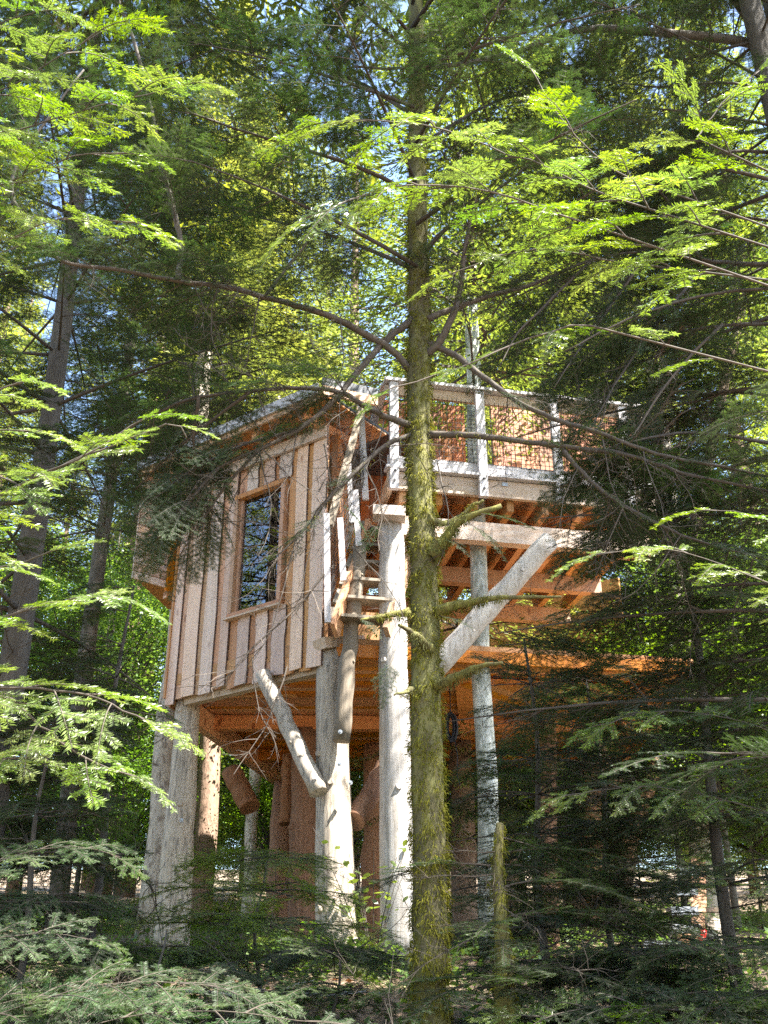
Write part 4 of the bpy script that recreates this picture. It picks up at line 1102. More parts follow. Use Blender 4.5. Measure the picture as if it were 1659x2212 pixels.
# young firs in the understorey
def sapling(label, x, y, h, bs=0.55, zlo=0.35, per=5, L0=0.95, protos=None, dz=0.26, tol=0.25, mat='bark'):
    g = float(gz(x, y))
    fir('young_fir', label, x, y, h, 0.010 + 0.008 * h, (g + zlo, g + h * 0.97, dz, per, L0, 0.16, 0.10, 7.0), bs=bs, mat=mat, tol=tol, dead=(5, 0.5), protos=protos)
q = P(208, 1900, 7.2); sapling('young fir with thin dark stem in front of the pale lit trunk', q[0], 7.2, 3.2, 0.6, 0.5, 5, 1.1)
q = P(560, 2000, 7.8); sapling('young fir spreading flat boughs in front of the bolted corner post', q[0], 7.8, 1.30, 0.6, 0.45, 6, 1.2, BOUGH_F, 0.23, 0.5)
q = P(20, 2050, 6.0); sapling('young fir growing at the foot of the dark furrowed fir', q[0], 6.2, 2.2, 0.6, 0.2, 5, 0.9)
q = P(1180, 2050, 6.6); sapling('young fir below the log brace, its stem beside the mossy trunk', q[0], 6.6, 2.7, 0.6, 0.2, 6, 1.05)
q = P(1340, 2050, 7.4); sapling('young fir crowding the foot of the metal stair', q[0], 7.6, 2.6, 0.6, 0.7, 5, 0.95, None, 0.34)
q = P(1580, 2000, 6.2); sapling('tall young fir with thin black stem growing past the metal stair', q[0], 6.2, 4.2, 0.6, 0.7, 5, 1.05, None, 0.36)
q = P(1480, 2150, 4.6); sapling('low bright young fir at the foot of the slope', q[0], 4.6, 1.0, 0.5, 0.1, 6, 0.75, BOUGH[:3])
q = P(720, 2190, 5.6); sapling('low bluish young fir beside the mossy trunk', q[0], 5.6, 1.0, 0.5, 0.15, 6, 0.9)
q = P(330, 2190, 5.8); sapling('low young fir beneath the pale fallen branch', q[0], 5.8, 1.0, 0.5, 0.15, 6, 0.9)
q = P(100, 2190, 5.0); sapling('low dark young fir beside the dark furrowed fir', q[0], 5.0, 0.9, 0.5, 0.1, 6, 0.8)
q = P(1250, 2190, 5.2); sapling('low dark young fir with mossy twigs by the mossy stump', q[0], 5.2, 1.1, 0.5, 0.15, 6, 0.9)

for i, (x, Y, h, lab) in enumerate(((230, 4.6, 0.7, 'tiny young fir in the leafy plants below the pale lit trunk'), (480, 4.9, 0.75, 'tiny young fir beside the low bluish one'), (600, 4.5, 0.6, 'tiny bright young fir just left of the mossy trunk base'),
        (830, 4.7, 0.6, 'tiny young fir against the mossy trunk base'), (1180, 4.3, 0.75, 'tiny young fir beside the mossy stump'), (1400, 5.3, 1.1, 'bushy young fir downhill of the red pole'), (1600, 4.8, 1.2, 'bushy young fir below the thin black stemmed one'), (40, 4.4, 0.8, 'tiny young fir below the dark furrowed trunk'))):
    q = P(x, 2200, Y); sapling(lab, q[0], Y, h, 0.5, 0.08, 6, 0.75, BOUGH[:3], 0.2, 0.3)

# mossy trunk low on the right
def mossy_stub():
    b = P(1092, 2212, 4.9); gb = V3(b[0], b[1], float(gz(b[0], b[1])) - 0.1)
    t = thing('mossy_young_tree', 'short dark mossy trunk low beside the tall mossy fir', 'tree', tuple(gb))
    pa = spline([gb, b, P(1090, 2100, 4.9), P(1082, 1990, 4.92), P(1075, 1880, 4.95), P(1080, 1780, 5.0)], 5)
    rad = np.linspace(0.055, 0.018, len(pa)); mb = MB(); mb.tube(pa, rad, 12, 0, 0.08)
    tr = part('trunk', mb, [M['moss_bark']], t, smooth=True)
    part('moss', moss_mb(pa, rad, 3200, 0.022, 0.0042, 77, 1.0), [M['moss']], tr, attr=True, stuff=True)
    for k in range(26):
        c, _ = path_at(pa, random.uniform(0.3, 0.98)); az = random.uniform(0, 6.28)
        dv = nrm(V3(math.cos(az), math.sin(az), random.uniform(-0.25, 0.2))); s = random.uniform(0.5, 0.9)
        if not blocked(c, dv, UP, 0.8 * s, 0.25): put(random.choice(BOUGH), t, c, dv, UP, s)
    for k in range(10):
        c, _ = path_at(pa, random.uniform(0.2, 0.9)); az = random.uniform(0, 6.28)
        put(random.choice(DEAD), t, c, V3(math.cos(az), math.sin(az), -0.3), UP, random.uniform(0.3, 0.6), 'twig')
mossy_stub()

# ------------------------------------------------------------------ near sunlit sprays
def near_branch(name, label, sets, trunk_px, Yt, group=None, protos=None):
    protos = protos or SPRAY
    K = 0.62; b = P(*trunk_px, Yt * K); gb = V3(b[0], b[1], float(gz(b[0], b[1])) - 0.1)
    t = thing(name, label, 'tree', tuple(gb), group)
    pth = np.array([gb + V3(0, 0, f * 7.5) for f in np.linspace(0, 1, 8)])
    mb = MB(); mb.tube(pth, np.linspace(0.035, 0.012, 8), 10, 0, 0.05); part('trunk', mb, [M['bark']], t, smooth=True)
    for pts, n, s, f0 in sets:
        n = int(n * 1.25)
        pa = pxpath([(x_, y_, Y_ * K) for x_, y_, Y_ in pts], 5)
        i = np.argmin(np.abs(pth[:, 2] - pa[0][2])); start = V3(pth[i][0], pth[i][1], pa[0][2] - 0.1)
        full = np.concatenate([[start], pa])
        al = np.concatenate([[0], np.cumsum(np.linalg.norm(np.diff(full, axis=0), axis=1))]); f0 = max(0.2, al[1] / al[-1] * 0.45)
        full = np.stack([np.interp(np.linspace(0, al[-1], 26), al, full[:, c_]) for c_ in range(3)], 1); pa = full
        limb(t, full, 0.0035, 0.0014, 'twig')
        for k in range(n):
            f = f0 + (1 - f0) * (k + 0.5) / n
            p, tg = path_at(pa, f); sg = 1 if k % 2 else -1
            a = math.radians(random.uniform(38, 58)) * sg * (0.25 if f > 0.9 else 1)
            # the frond is seen from below and the front: its plane tilts towards the viewer
            up = nrm(V3(random.gauss(0, 0.15), -0.45, 0.9)); sd = nrm(np.cross(up, tg))
            dv = nrm(tg * math.cos(a) + sd * math.sin(a) + V3(0, 0, random.uniform(-0.15, 0.05)))
            put(random.choice(protos), t, p, dv, up, 1.75 * s * random.uniform(0.75, 1.1) * (1.1 - 0.35 * f), 'spray')
    return t
near_branch('near_fir', 'near fir with sunlit yellow green sprays crossing the upper mossy trunk', [
    ([(1300, 420, 3.3), (1180, 350, 3.2), (1080, 320, 3.15), (980, 290, 3.1), (860, 268, 3.05), (720, 262, 3.0)], 12, 0.62, 0.25),
    ([(1250, 480, 3.2), (1120, 430, 3.1), (1000, 405, 3.05), (880, 400, 3.0), (760, 430, 2.95), (660, 470, 2.9)], 11, 0.55, 0.25),
    ([(1350, 380, 3.3), (1240, 300, 3.25), (1180, 220, 3.2), (1150, 150, 3.2)], 7, 0.5, 0.3),
    ([(1250, 700, 3.3), (1120, 740, 3.25), (1000, 790, 3.2), (880, 830, 3.15), (815, 850, 3.1)], 6, 0.36, 0.45),
    ([(1500, 300, 3.4), (1560, 220, 3.4), (1640, 150, 3.4)], 6, 0.5, 0.2),
    ([(1300, 560, 3.6), (1180, 540, 3.6), (1060, 560, 3.6), (960, 600, 3.6)], 6, 0.5, 0.3),
    ([(1800, 1330, 5.2), (1620, 1240, 5.2), (1440, 1190, 5.2), (1290, 1200, 5.2)], 9, 0.6, 0.3),
    ([(1800, 1180, 5.6), (1640, 1120, 5.6), (1500, 1100, 5.6)], 6, 0.6, 0.3),
], (1980, 1200), 3.6)
near_branch('near_fir', 'near fir with bright fresh sprays reaching towards the slatted bay', [
    ([(-150, 1130, 2.9), (60, 1040, 2.85), (170, 985, 2.8), (270, 930, 2.8), (310, 905, 2.8)], 9, 0.42, 0.35),
    ([(-150, 900, 2.8), (-20, 850, 2.7), (70, 815, 2.65)], 4, 0.36, 0.4),
    ([(-150, 960, 2.8), (0, 920, 2.75), (95, 930, 2.7)], 4, 0.34, 0.4),
    ([(-150, 1020, 2.9), (0, 1030, 2.8), (60, 1060, 2.75)], 4, 0.36, 0.4),
    ([(120, 1010, 2.85), (260, 960, 2.85), (380, 935, 2.85), (400, 945, 2.85)], 5, 0.3, 0.3),
    ([(-150, 1380, 3.2), (20, 1330, 3.1), (150, 1290, 3.05), (260, 1290, 3.0)], 8, 0.42, 0.25),
    ([(-150, 1480, 3.2), (40, 1480, 3.1), (180, 1500, 3.05), (320, 1560, 3.0)], 8, 0.42, 0.25),
    ([(-150, 1230, 3.4), (20, 1220, 3.3), (130, 1180, 3.2)], 5, 0.42, 0.3),
    ([(20, 1500, 3.2), (90, 1580, 3.15), (190, 1640, 3.1), (300, 1680, 3.1)], 7, 0.36, 0.3),
    ([(-150, 1650, 3.4), (0, 1640, 3.3), (100, 1640, 3.2)], 5, 0.4, 0.3),
], (-380, 1300), 3.2)
near_branch('near_fir', 'near fir with sunlit yellow sprays high above the dark furrowed fir', [
    ([(-200, 250, 3.6), (0, 200, 3.5), (120, 130, 3.4), (240, 60, 3.35)], 10, 0.6, 0.2),
    ([(-200, 120, 3.6), (-20, 60, 3.5), (100, 20, 3.4)], 7, 0.55, 0.3),
    ([(-200, 420, 3.7), (0, 400, 3.6), (160, 350, 3.5), (280, 330, 3.5)], 9, 0.55, 0.2),
    ([(-200, 330, 3.6), (40, 280, 3.5), (200, 230, 3.45), (420, 180, 3.4)], 11, 0.55, 0.2),
    ([(-200, 560, 3.8), (0, 520, 3.7), (140, 470, 3.6), (300, 480, 3.5)], 9, 0.5, 0.2),
], (-420, 600), 3.8)

near_branch('near_fir', 'low near fir with sunlit sprays hiding the foot of the slope below the cabin', [
    ([(-100, 2230, 7.5), (120, 2150, 7.5), (300, 2120, 7.5), (470, 2130, 7.5)], 12, 0.85, 0.2),
    ([(-100, 2330, 7.3), (200, 2215, 7.3), (420, 2190, 7.3), (640, 2195, 7.3), (760, 2215, 7.3)], 14, 0.85, 0.2),
    ([(-100, 2050, 7.8), (60, 2020, 7.8), (200, 2030, 7.8)], 8, 0.7, 0.2),
    ([(-100, 1900, 7.8), (40, 1850, 7.8), (160, 1830, 7.8), (260, 1850, 7.8)], 9, 0.7, 0.2),
], (-520, 2000), 7.5, None, SPRAY_D)
near_branch('near_fir', 'low near fir with green sprays in front of the red pole and metal stair', [
    ([(1800, 2280, 7.3), (1560, 2190, 7.3), (1330, 2170, 7.3), (1140, 2200, 7.3)], 14, 0.85, 0.2),
    ([(1800, 2100, 7.5), (1640, 2080, 7.5), (1540, 2110, 7.5)], 8, 0.7, 0.2),
    ([(1800, 1950, 7.7), (1650, 1900, 7.7), (1560, 1900, 7.7)], 7, 0.7, 0.2),
    ([(1800, 1640, 7.7), (1600, 1560, 7.7), (1420, 1540, 7.7), (1280, 1570, 7.7)], 11, 0.7, 0.2),
    ([(1800, 1820, 7.7), (1600, 1740, 7.7), (1400, 1700, 7.7), (1230, 1720, 7.7)], 12, 0.7, 0.2),
], (2150, 2000), 7.5, None, SPRAY + SPRAY_D)

# ------------------------------------------------------------------ forest behind
def crown_mesh(name, h, zlow, R, seed, per=6, dz=0.5, dens=220, size=0.13):
    r = np.random.default_rng(seed); mb = MB(); z = zlow; a0 = 0
    Bs, Ds, Us, Ag = [], [], [], []
    while z < h - 0.2:
        f = (z - zlow) / (h - zlow)
        for k in range(per):
            az = a0 + 6.283 * (k + r.uniform(-0.3, 0.3)) / per
            ln = R * (1 - f) ** 0.8 * r.uniform(0.65, 1.15) + 0.25
            hd = np.array([math.cos(az), math.sin(az), 0]); sd = np.array([-hd[1], hd[0], 0])
            n = int(dens * (0.25 + ln / R))
            t = r.uniform(0.12, 1, n) ** 0.8; sl = r.uniform(-1, 1, n)
            wd = 0.42 * ln * (1 - t) ** 0.6 * np.minimum(1, t / 0.25) + 0.05
            p = hd * (t * ln)[:, None] + sd * (sl * wd)[:, None]
            p[:, 2] += z + ln * (0.12 * t - 0.34 * t * t) - 0.12 * np.abs(sl) * wd + r.normal(0, 0.035, n)
            dv = hd * (0.8 - 0.3 * np.abs(sl))[:, None] + sd * (sl * 1.0)[:, None] + r.normal(0, 0.25, (n, 3)); dv[:, 2] -= 0.25
            Bs.append(p); Ds.append(dv); Ag.append(np.clip(t ** 2 * 0.9 + r.normal(0, 0.15, n), 0, 1))
            mb.tube([V3(0, 0, z), hd * ln * 0.5 + V3(0, 0, z + ln * -0.02), hd * ln * 0.9 + V3(0, 0, z - ln * 0.16)], [0.03, 0.018, 0.006], 3, 0, caps=False)
        z += dz * r.uniform(0.8, 1.2); a0 += 0.9
    B = np.concatenate(Bs); Dv = np.concatenate(Ds); Dv /= np.linalg.norm(Dv, axis=1)[:, None]; n = len(B)
    uu = np.array([[0, 0, 1.0]]) + r.normal(0, 0.4, (n, 3))
    wv = np.cross(Dv, uu); wv /= np.linalg.norm(wv, axis=1)[:, None]
    l = size * r.uniform(0.5, 1.2, n); hw = (l * 0.14)[:, None]
    Vn = np.stack([B, B + Dv * (l * 0.5)[:, None] + wv * hw, B + Dv * l[:, None], B + Dv * (l * 0.5)[:, None] - wv * hw], 1).reshape(-1, 3)
    mb.add(Vn, np.arange(n * 4).reshape(-1, 4), 1, np.repeat(np.concatenate(Ag), 4))
    return mb.mesh(name, [M['twig'], M['needle_far']], attr=True)

def leafy_mesh(name, h, R, seed, n=26000, size=0.075):
    r = np.random.default_rng(seed); mb = MB()
    nc = 70
    cc = r.normal(0, 1, (nc, 3)); cc /= np.linalg.norm(cc, axis=1)[:, None]; cc *= (R * r.uniform(0.35, 1, nc) ** 0.6)[:, None]
    cc[:, 2] = cc[:, 2] * 1.1 + h * 0.62
    for c in cc[:40]:
        mb.tube([V3(0, 0, h * 0.35), V3(c[0] * 0.4, c[1] * 0.4, h * 0.35 + (c[2] - h * 0.35) * 0.55), c], [0.04, 0.022, 0.006], 4, 0, caps=False)
    i = r.integers(0, nc, n)
    B = cc[i] + r.normal(0, 1, (n, 3)) * np.array([[0.42, 0.42, 0.22]]) * R * 0.45
    Dv = r.normal(0, 1, (n, 3)); Dv[:, 2] = Dv[:, 2] * 0.4 - 0.3; Dv /= np.linalg.norm(Dv, axis=1)[:, None]
    wv = np.cross(Dv, np.array([[0, 0, 1.0]]) + r.normal(0, 0.4, (n, 3))); wv /= np.linalg.norm(wv, axis=1)[:, None]
    l = size * r.uniform(0.6, 1.3, n); hw = (l * 0.33)[:, None]
    Vn = np.stack([B, B + Dv * (l * 0.45)[:, None] + wv * hw, B + Dv * l[:, None], B + Dv * (l * 0.45)[:, None] - wv * hw], 1).reshape(-1, 3)
    mb.add(Vn, np.arange(n * 4).reshape(-1, 4), 1, np.repeat(r.uniform(0, 1, n), 4))
    return mb.mesh(name, [M['twig'], M['leaf']], attr=True)

CROWN = [crown_mesh('crown', 17, 2.2, 3.0, 101), crown_mesh('crown', 20, 4.5, 3.3, 102, 6, 0.55), crown_mesh('crown', 14, 1.2, 2.5, 103, 6, 0.45), ]
CH = [17, 20, 14]
LEAFY = [leafy_mesh('crown', 7.5, 2.2, 110), leafy_mesh('crown', 5.0, 1.6, 111, 18000, 0.065)]
LH = [7.5, 5.0]

def far_tree(x, y, k, label, group, scale=1.0, mat='bark_red', name='forest_fir', leafy=False, r=None, lean=0.0):
    z = float(gz(x, y)) - 0.1
    t = thing(name, label, 'tree', (x, y, z), group)
    h = (LH if leafy else CH)[k] * scale
    n = 9; pth = np.array([V3(x + lean * f, y, z + h * f) for f in np.linspace(0, 1, n)])
    r0 = r or 0.013 * h + 0.02
    mb = MB(); mb.tube(pth, r0 * (1 - 0.85 * np.linspace(0, 1, n)) * (1 + rng.normal(0, 0.03, n)), 12, 0, 0.05)
    part('trunk', mb, [M[mat]], t, smooth=True)
    o = bpy.data.objects.new('crown', (LEAFY if leafy else CROWN)[k]); COL.objects.link(o); o.parent = t
    o.scale = (scale,) * 3; o.rotation_euler = (0, 0, random.uniform(0, 6.28))
    return t

GF = 'firs of the forest behind the treehouse'
for (x, y, k, s) in ((-9, 19, 0, 1.1), (-6.2, 24, 1, 1.1), (-3.4, 20, 0, 1.15), (-0.8, 23, 1, 1.1), (2.2, 20.5, 0, 1.15), (4.9, 23, 1, 1.1), (7.4, 19, 0, 1.1), (10, 23, 1, 1.1),
                     (-12, 27, 1, 1.1), (-7.5, 32, 0, 1.2), (-2, 30, 1, 1.1), (3.6, 31, 1, 1.2), (8.4, 30, 0, 1.3), (13, 29, 1, 1.1), (-15, 36, 1, 1.2), (-4.5, 38, 1, 1.2), (1, 40, 1, 1.2), (6.4, 40, 1, 1.2), (12, 40, 1, 1.2), (-10, 42, 1, 1.2), (17, 36, 1, 1.2), (-20, 44, 1, 1.2), (20, 46, 1, 1.2)):
    far_tree(x, y, k, 'tall sunlit fir of the forest behind the treehouse', GF, s)
GH = 'low crowned firs on the far slope'
for k in range(26):
    y = (29, 35, 42, 52)[k % 4] + random.uniform(-2, 2); x = (-0.52 + 1.04 * (k + random.uniform(0, 1)) / 26) * y
    far_tree(x, y, 2, 'low crowned fir standing far back on the slope', GH, random.uniform(0.7, 1.1))
GL = 'leafy trees of the forest behind the treehouse'
for (x, y, k, s) in ((-4.6, 16.5, 0, 0.9), (-6.6, 18.0, 0, 1.0), (-2.2, 18.5, 1, 1.0), (4.6, 17.0, 0, 0.9), (6.3, 15.5, 1, 1.1), (2.3, 18.2, 1, 1.0), (8.6, 17.5, 0, 1.0), (5.2, 14.2, 0, 0.85), (4.3, 13.6, 1, 0.9), (6.6, 13.2, 1, 1.2), (-9.5, 16, 1, 1.2), (0.6, 19.5, 1, 1.0)):
    far_tree(x, y, k, 'bright green leafy tree in the sun behind the treehouse', GL, s, 'bark', 'leafy_tree', True, 0.05)
GU = 'leafy bushes of the understorey behind the treehouse'
for k in range(38):
    y = (16.2, 18.6, 22.0, 26.0, 30.0)[k % 5] + random.uniform(-0.6, 0.6); x = (-0.55 + 1.1 * (k + random.uniform(0.0, 1.0)) / 38) * y
    far_tree(x, y, 1, 'sunlit green leafy bush on the slope behind the log posts', GU, random.uniform(0.42, 0.72) * (1 + (y - 16) * 0.035), 'bark', 'leafy_bush', True, 0.02)
GR = 'unseen firs added to filter the sun'  # out of view, added so their crowns dapple the sunlight
for (x, y, k, s_) in ((7.0, 2.2, 0, 0.95), (9.4, 5.8, 1, 1.0)):
    far_tree(x, y, k, 'tall unseen fir added on the sunny side to filter the sun', GR, s_)
GB = 'firs of the forest edge behind the viewer'
for (x, y, k, s) in ((-7, -3, 0, 1.0), (-11, 2, 1, 1.0), (-4.5, -8, 0, 1.1), (-6.6, 9.6, 2, 0.75), (-9.6, 10.6, 0, 0.8), (-8.5, 6.0, 2, 0.8), (4, -9, 1, 1.0)):
    far_tree(x, y, k, 'tall fir of the forest edge, mirrored in the cabin window', GB, s)

def bare_trunk(name, label, pb, pt, Yb, Yt, r0, r1, mat, extra=3.0, twigs=4):
    b = P(pb[0], pb[1], Yb); b[2] = float(gz(b[0], b[1])) - 0.1; t0 = P(pt[0], pt[1], Yt)
    t = thing(name, label, 'tree', tuple(b))
    end = t0 + nrm(t0 - b) * extra
    pth = log_path(b, end, 14, 0.04); rad = np.linspace(r0, r1, 14) * (1 + rng.normal(0, 0.025, 14))
    mb = MB(); mb.tube(pth, rad, 16, 0, 0.04); part('trunk', mb, [M[mat]], t, smooth=True)
    for k in range(twigs):
        c, _ = path_at(pth, random.uniform(0.1, 0.8)); az = random.uniform(0, 6.28)
        put(random.choice(DEAD), t, c, V3(math.cos(az), math.sin(az), -0.15), UP, random.uniform(0.5, 0.9), 'twig')
    o = bpy.data.objects.new('crown', CROWN[2]); COL.objects.link(o); o.parent = t
    o.location = tuple(end - b - V3(0, 0, 2.2)); o.scale = (0.8, 0.8, 0.75); o.rotation_euler = (0, 0, random.uniform(0, 6))
    return t
bare_trunk('pine_tree', 'pale sunlit tree trunk beside the left log post', (315, 2085), (362, 1600), 12.2, 12.6, 0.165, 0.12, 'bark_pale', 6.5)
bare_trunk('pine_tree', 'brown scaly pine trunk behind the left log post', (428, 2075), (452, 1690), 16.5, 16.8, 0.18, 0.14, 'bark_red', 8)
bare_trunk('pine_tree', 'thin pale sunlit trunk in the gap below the cabin', (525, 2095), (548, 1700), 15.2, 15.6, 0.095, 0.075, 'bark_pale', 8)
bare_trunk('pine_tree', 'lichen spotted grey trunk growing up through the deck', (1062, 2080), (1040, 1380), 10.3, 10.4, 0.105, 0.085, 'bark_lichen', 4.5, 2)
bare_trunk('pine_tree', 'brown trunk between the mossy fir and the young firs', (1008, 2080), (1000, 1760), 13.4, 13.6, 0.16, 0.14, 'bark_red', 1.0, 2)
bare_trunk('pine_tree', 'reddish trunk far behind the metal stair', (1245, 2060), (1240, 1700), 17, 17, 0.2, 0.17, 'bark_red', 9)
bare_trunk('pine_tree', 'grey brown trunk leaning beside the metal stair', (1545, 2080), (1500, 1650), 14, 14.3, 0.17, 0.14, 'bark_pale', 8)
bare_trunk('pine_tree', 'slim dark trunk leaning behind the red braces', (1330, 2070), (1395, 1680), 15, 15, 0.10, 0.08, 'bark_red', 9)

UPPER = crown_mesh('crown', 9.5, 0.0, 2.9, 120, 7, 0.5, 230, 0.13)  # crowns added on top of the near firs to shade the foliage below
def upper_crown(o, x, y, z, sc_=1.0):
    c = bpy.data.objects.new('crown', UPPER); COL.objects.link(c); c.parent = o
    rl = root_loc(o); c.location = (x - rl[0], y - rl[1], z - rl[2]); c.scale = (sc_,) * 3; c.rotation_euler = (0, 0, random.uniform(0, 6))
upper_crown(bpy.data.objects['mossy_fir_tree'], 0.2, 5.2, 9.6)
upper_crown(bpy.data.objects['fir_tree'], -2.6, 6.6, 10.2)
upper_crown(bpy.data.objects['fir_tree.001'], 2.75, 5.4, 10.0)

# top right limb of a big tree outside the frame
def big_right():
    b = P(1690, 60, 5.6); gb = V3(b[0] + 0.05, b[1], float(gz(b[0], b[1])) - 0.1)
    t = thing('big_fir_tree', 'big fir with a thick bare limb arching over the mossy trunk top', 'tree', tuple(gb))
    pth = np.array([gb + (b + V3(0, 0, 3) - gb) * f for f in np.linspace(0, 1, 10)])
    mb = MB(); mb.tube(pth, np.linspace(0.17, 0.09, 10), 14, 0, 0.05); part('trunk', mb, [M['bark']], t, smooth=True)
    sets = [([(1690, 105, 5.6), (1560, 85, 5.5), (1400, 68, 5.4), (1300, 62, 5.35), (1230, 70, 5.3), (1110, 112, 5.2), (980, 142, 5.1), (880, 150, 5.05), (760, 145, 5.0)], 0.040, 0.010, 16, 0.62),
            ([(1640, 60, 5.6), (1590, 10, 5.5), (1540, -60, 5.4)], 0.05, 0.02, 8, 0.6),
            ([(1690, 575, 5.5), (1600, 570, 5.4), (1520, 560, 5.3), (1485, 505, 5.25), (1430, 420, 5.2), (1340, 390, 5.1)], 0.032, 0.009, 16, 0.65),
            ([(1690, 330, 5.5), (1560, 330, 5.3), (1440, 380, 5.2), (1320, 400, 5.1), (1200, 460, 5.0)], 0.024, 0.007, 18, 0.7),
            ([(1690, 700, 5.5), (1580, 700, 5.4), (1450, 720, 5.3), (1330, 750, 5.2), (1230, 790, 5.1)], 0.024, 0.007, 16, 0.62),
            ([(1300, 100, 5.35), (1240, 190, 5.3), (1170, 270, 5.25), (1090, 330, 5.2)], 0.02, 0.007, 9, 0.55),
            ([(1690, 200, 5.5), (1560, 180, 5.3), (1420, 190, 5.2), (1290, 170, 5.1)], 0.02, 0.007, 10, 0.6),
            ([(1690, 480, 5.6), (1560, 470, 5.7), (1420, 520, 5.8), (1250, 580, 5.9), (1120, 640, 6.0)], 0.02, 0.007, 16, 0.7),
            ([(1690, 860, 5.6), (1590, 850, 5.6), (1480, 870, 5.6), (1380, 900, 5.6)], 0.02, 0.007, 14, 0.6),
            ([(1690, 960, 5.2), (1500, 935, 5.1), (1350, 955, 5.0), (1255, 1000, 4.95)], 0.02, 0.006, 16, 0.6),
            ([(1690, 1100, 5.3), (1520, 1110, 5.3), (1370, 1140, 5.3), (1265, 1200, 5.3)], 0.02, 0.006, 16, 0.6),
            ([(1690, 1260, 5.6), (1520, 1270, 5.7), (1390, 1300, 5.8), (1270, 1340, 5.9)], 0.02, 0.006, 15, 0.6),
            ([(1690, 1420, 5.8), (1540, 1430, 6.0), (1400, 1470, 6.1), (1290, 1530, 6.2)], 0.02, 0.006, 15, 0.6),
            ([(1690, 620, 5.0), (1520, 640, 4.9), (1360, 690, 4.8), (1220, 760, 4.7)], 0.02, 0.006, 15, 0.6)]
    for pts, r0, r1, n, s in sets:
        pa = pxpath(pts, 5); limb(t, pa, r0 if r0 > 0.035 else r0 * 0.55, r1 * 0.7, 'bark' if r0 > 0.035 else 'twig'); dress(t, pa, 0.08, int(n * 1.3), s)
    for k in range(5):
        pts = [(1690, 650 + 60 * k, 5.4), (1600, 660 + 60 * k, 5.3), (1500, 700 + 60 * k, 5.2)]
        pa = pxpath(pts, 3); put(random.choice(DRYB), t, pa[-1], V3(-0.7, -0.2, -0.5), UP, 0.6, 'dry_bough')
big_right()

# ------------------------------------------------------------------ small things on and near the ground
def shrub(name, label, x, y, h, n, seed, size=0.06):
    r = np.random.default_rng(seed); gb = V3(x, y, float(gz(x, y)) - 0.02)
    t = thing(name, label, 'shrub', tuple(gb))
    tips = []
    for k in range(9):
        az = r.uniform(0, 6.28); d = V3(math.cos(az) * 0.35, math.sin(az) * 0.35, 1) * h * r.uniform(0.6, 1.1)
        pa = np.array([gb + d * f + V3(0.1 * h * f * f * math.cos(az), 0.1 * h * f * f * math.sin(az), 0) for f in np.linspace(0, 1, 5)])
        mb = MB(); mb.tube(pa, np.linspace(0.006, 0.002, 5), 4, 0, caps=False); part('stem', mb, [M['twig']], t); tips.append(pa)
    mb = MB(); B = []
    for k in range(n):
        pa = tips[r.integers(0, 9)]; c, _ = path_at(pa, r.uniform(0.25, 1)); B.append(c + r.normal(0, 0.05, 3))
    B = np.array(B); Dv = r.normal(0, 1, (n, 3)) * np.array([[1, 1, 0.35]]); Dv /= np.linalg.norm(Dv, axis=1)[:, None]
    wv = np.cross(Dv, np.array([[0, 0, 1.0]]) + r.normal(0, 0.3, (n, 3))); wv /= np.linalg.norm(wv, axis=1)[:, None]
    l = size * r.uniform(0.6, 1.3, n)[:, None]
    a = [B, B + Dv * l * 0.3 + wv * l * 0.3, B + Dv * l * 0.65 + wv * l * 0.27, B + Dv * l, B + Dv * l * 0.65 - wv * l * 0.27, B + Dv * l * 0.3 - wv * l * 0.3]
    mb.add(np.stack(a, 1).reshape(-1, 3), np.arange(n * 6).reshape(-1, 6), 0, np.repeat(r.uniform(0, 1, n), 6))
    part('foliage', mb, [M['leaf']], t, attr=True, stuff=True)
q = P(805, 2080, 9.2); shrub('leafy_shrub', 'thin leafy shrub between the corner post and the silvery deck post', q[0], 9.3, 1.1, 90, 1, 0.085)
q = P(600, 2110, 9.0); shrub('leafy_shrub', 'low leafy shrub at the foot of the dark red posts', q[0], 9.2, 0.45, 170, 2)
q = P(680, 2110, 8.8); shrub('leafy_shrub', 'low leafy shrub at the foot of the bolted corner post', q[0], 8.9, 0.4, 140, 3)
q = P(450, 2150, 7.5); shrub('leafy_shrub', 'low leafy shrub by the pale fallen branch', q[0], 7.6, 0.35, 120, 4)
q = P(220, 2180, 6.6); shrub('leafy_shrub', 'small leafy shrub below the thin dark stemmed young fir', q[0], 6.7, 0.4, 140, 5)
q = P(1010, 2190, 6.0); shrub('leafy_shrub', 'small leafy shrub right beside the mossy fir', q[0], 6.1, 0.4, 120, 6)

def fallen():
    pa = spline([P(400, 2140, 6.9), P(520, 2150, 6.95), P(620, 2148, 7.0), P(700, 2150, 7.0), P(790, 2142, 7.05)], 6)
    mb = MB(); mb.tube(pa, np.linspace(0.013, 0.006, len(pa)), 8, 0, 0.1)
    for k in range(6):
        c, tg = path_at(pa, 0.15 + 0.13 * k); d = nrm(tg + V3(random.uniform(-0.3, 0.3), random.uniform(-0.6, 0.6), random.uniform(-0.1, 0.6)))
        mb.tube([c, c + d * 0.2, c + d * 0.34 + V3(0, 0, -0.02)], [0.008, 0.005, 0.003], 5)
    g = tuple(pa[0])
    single('fallen_branch', mb, [M['log_grey']], 'pale bare fallen branch lying across low young firs', 'branch', g, smooth=True)
fallen()

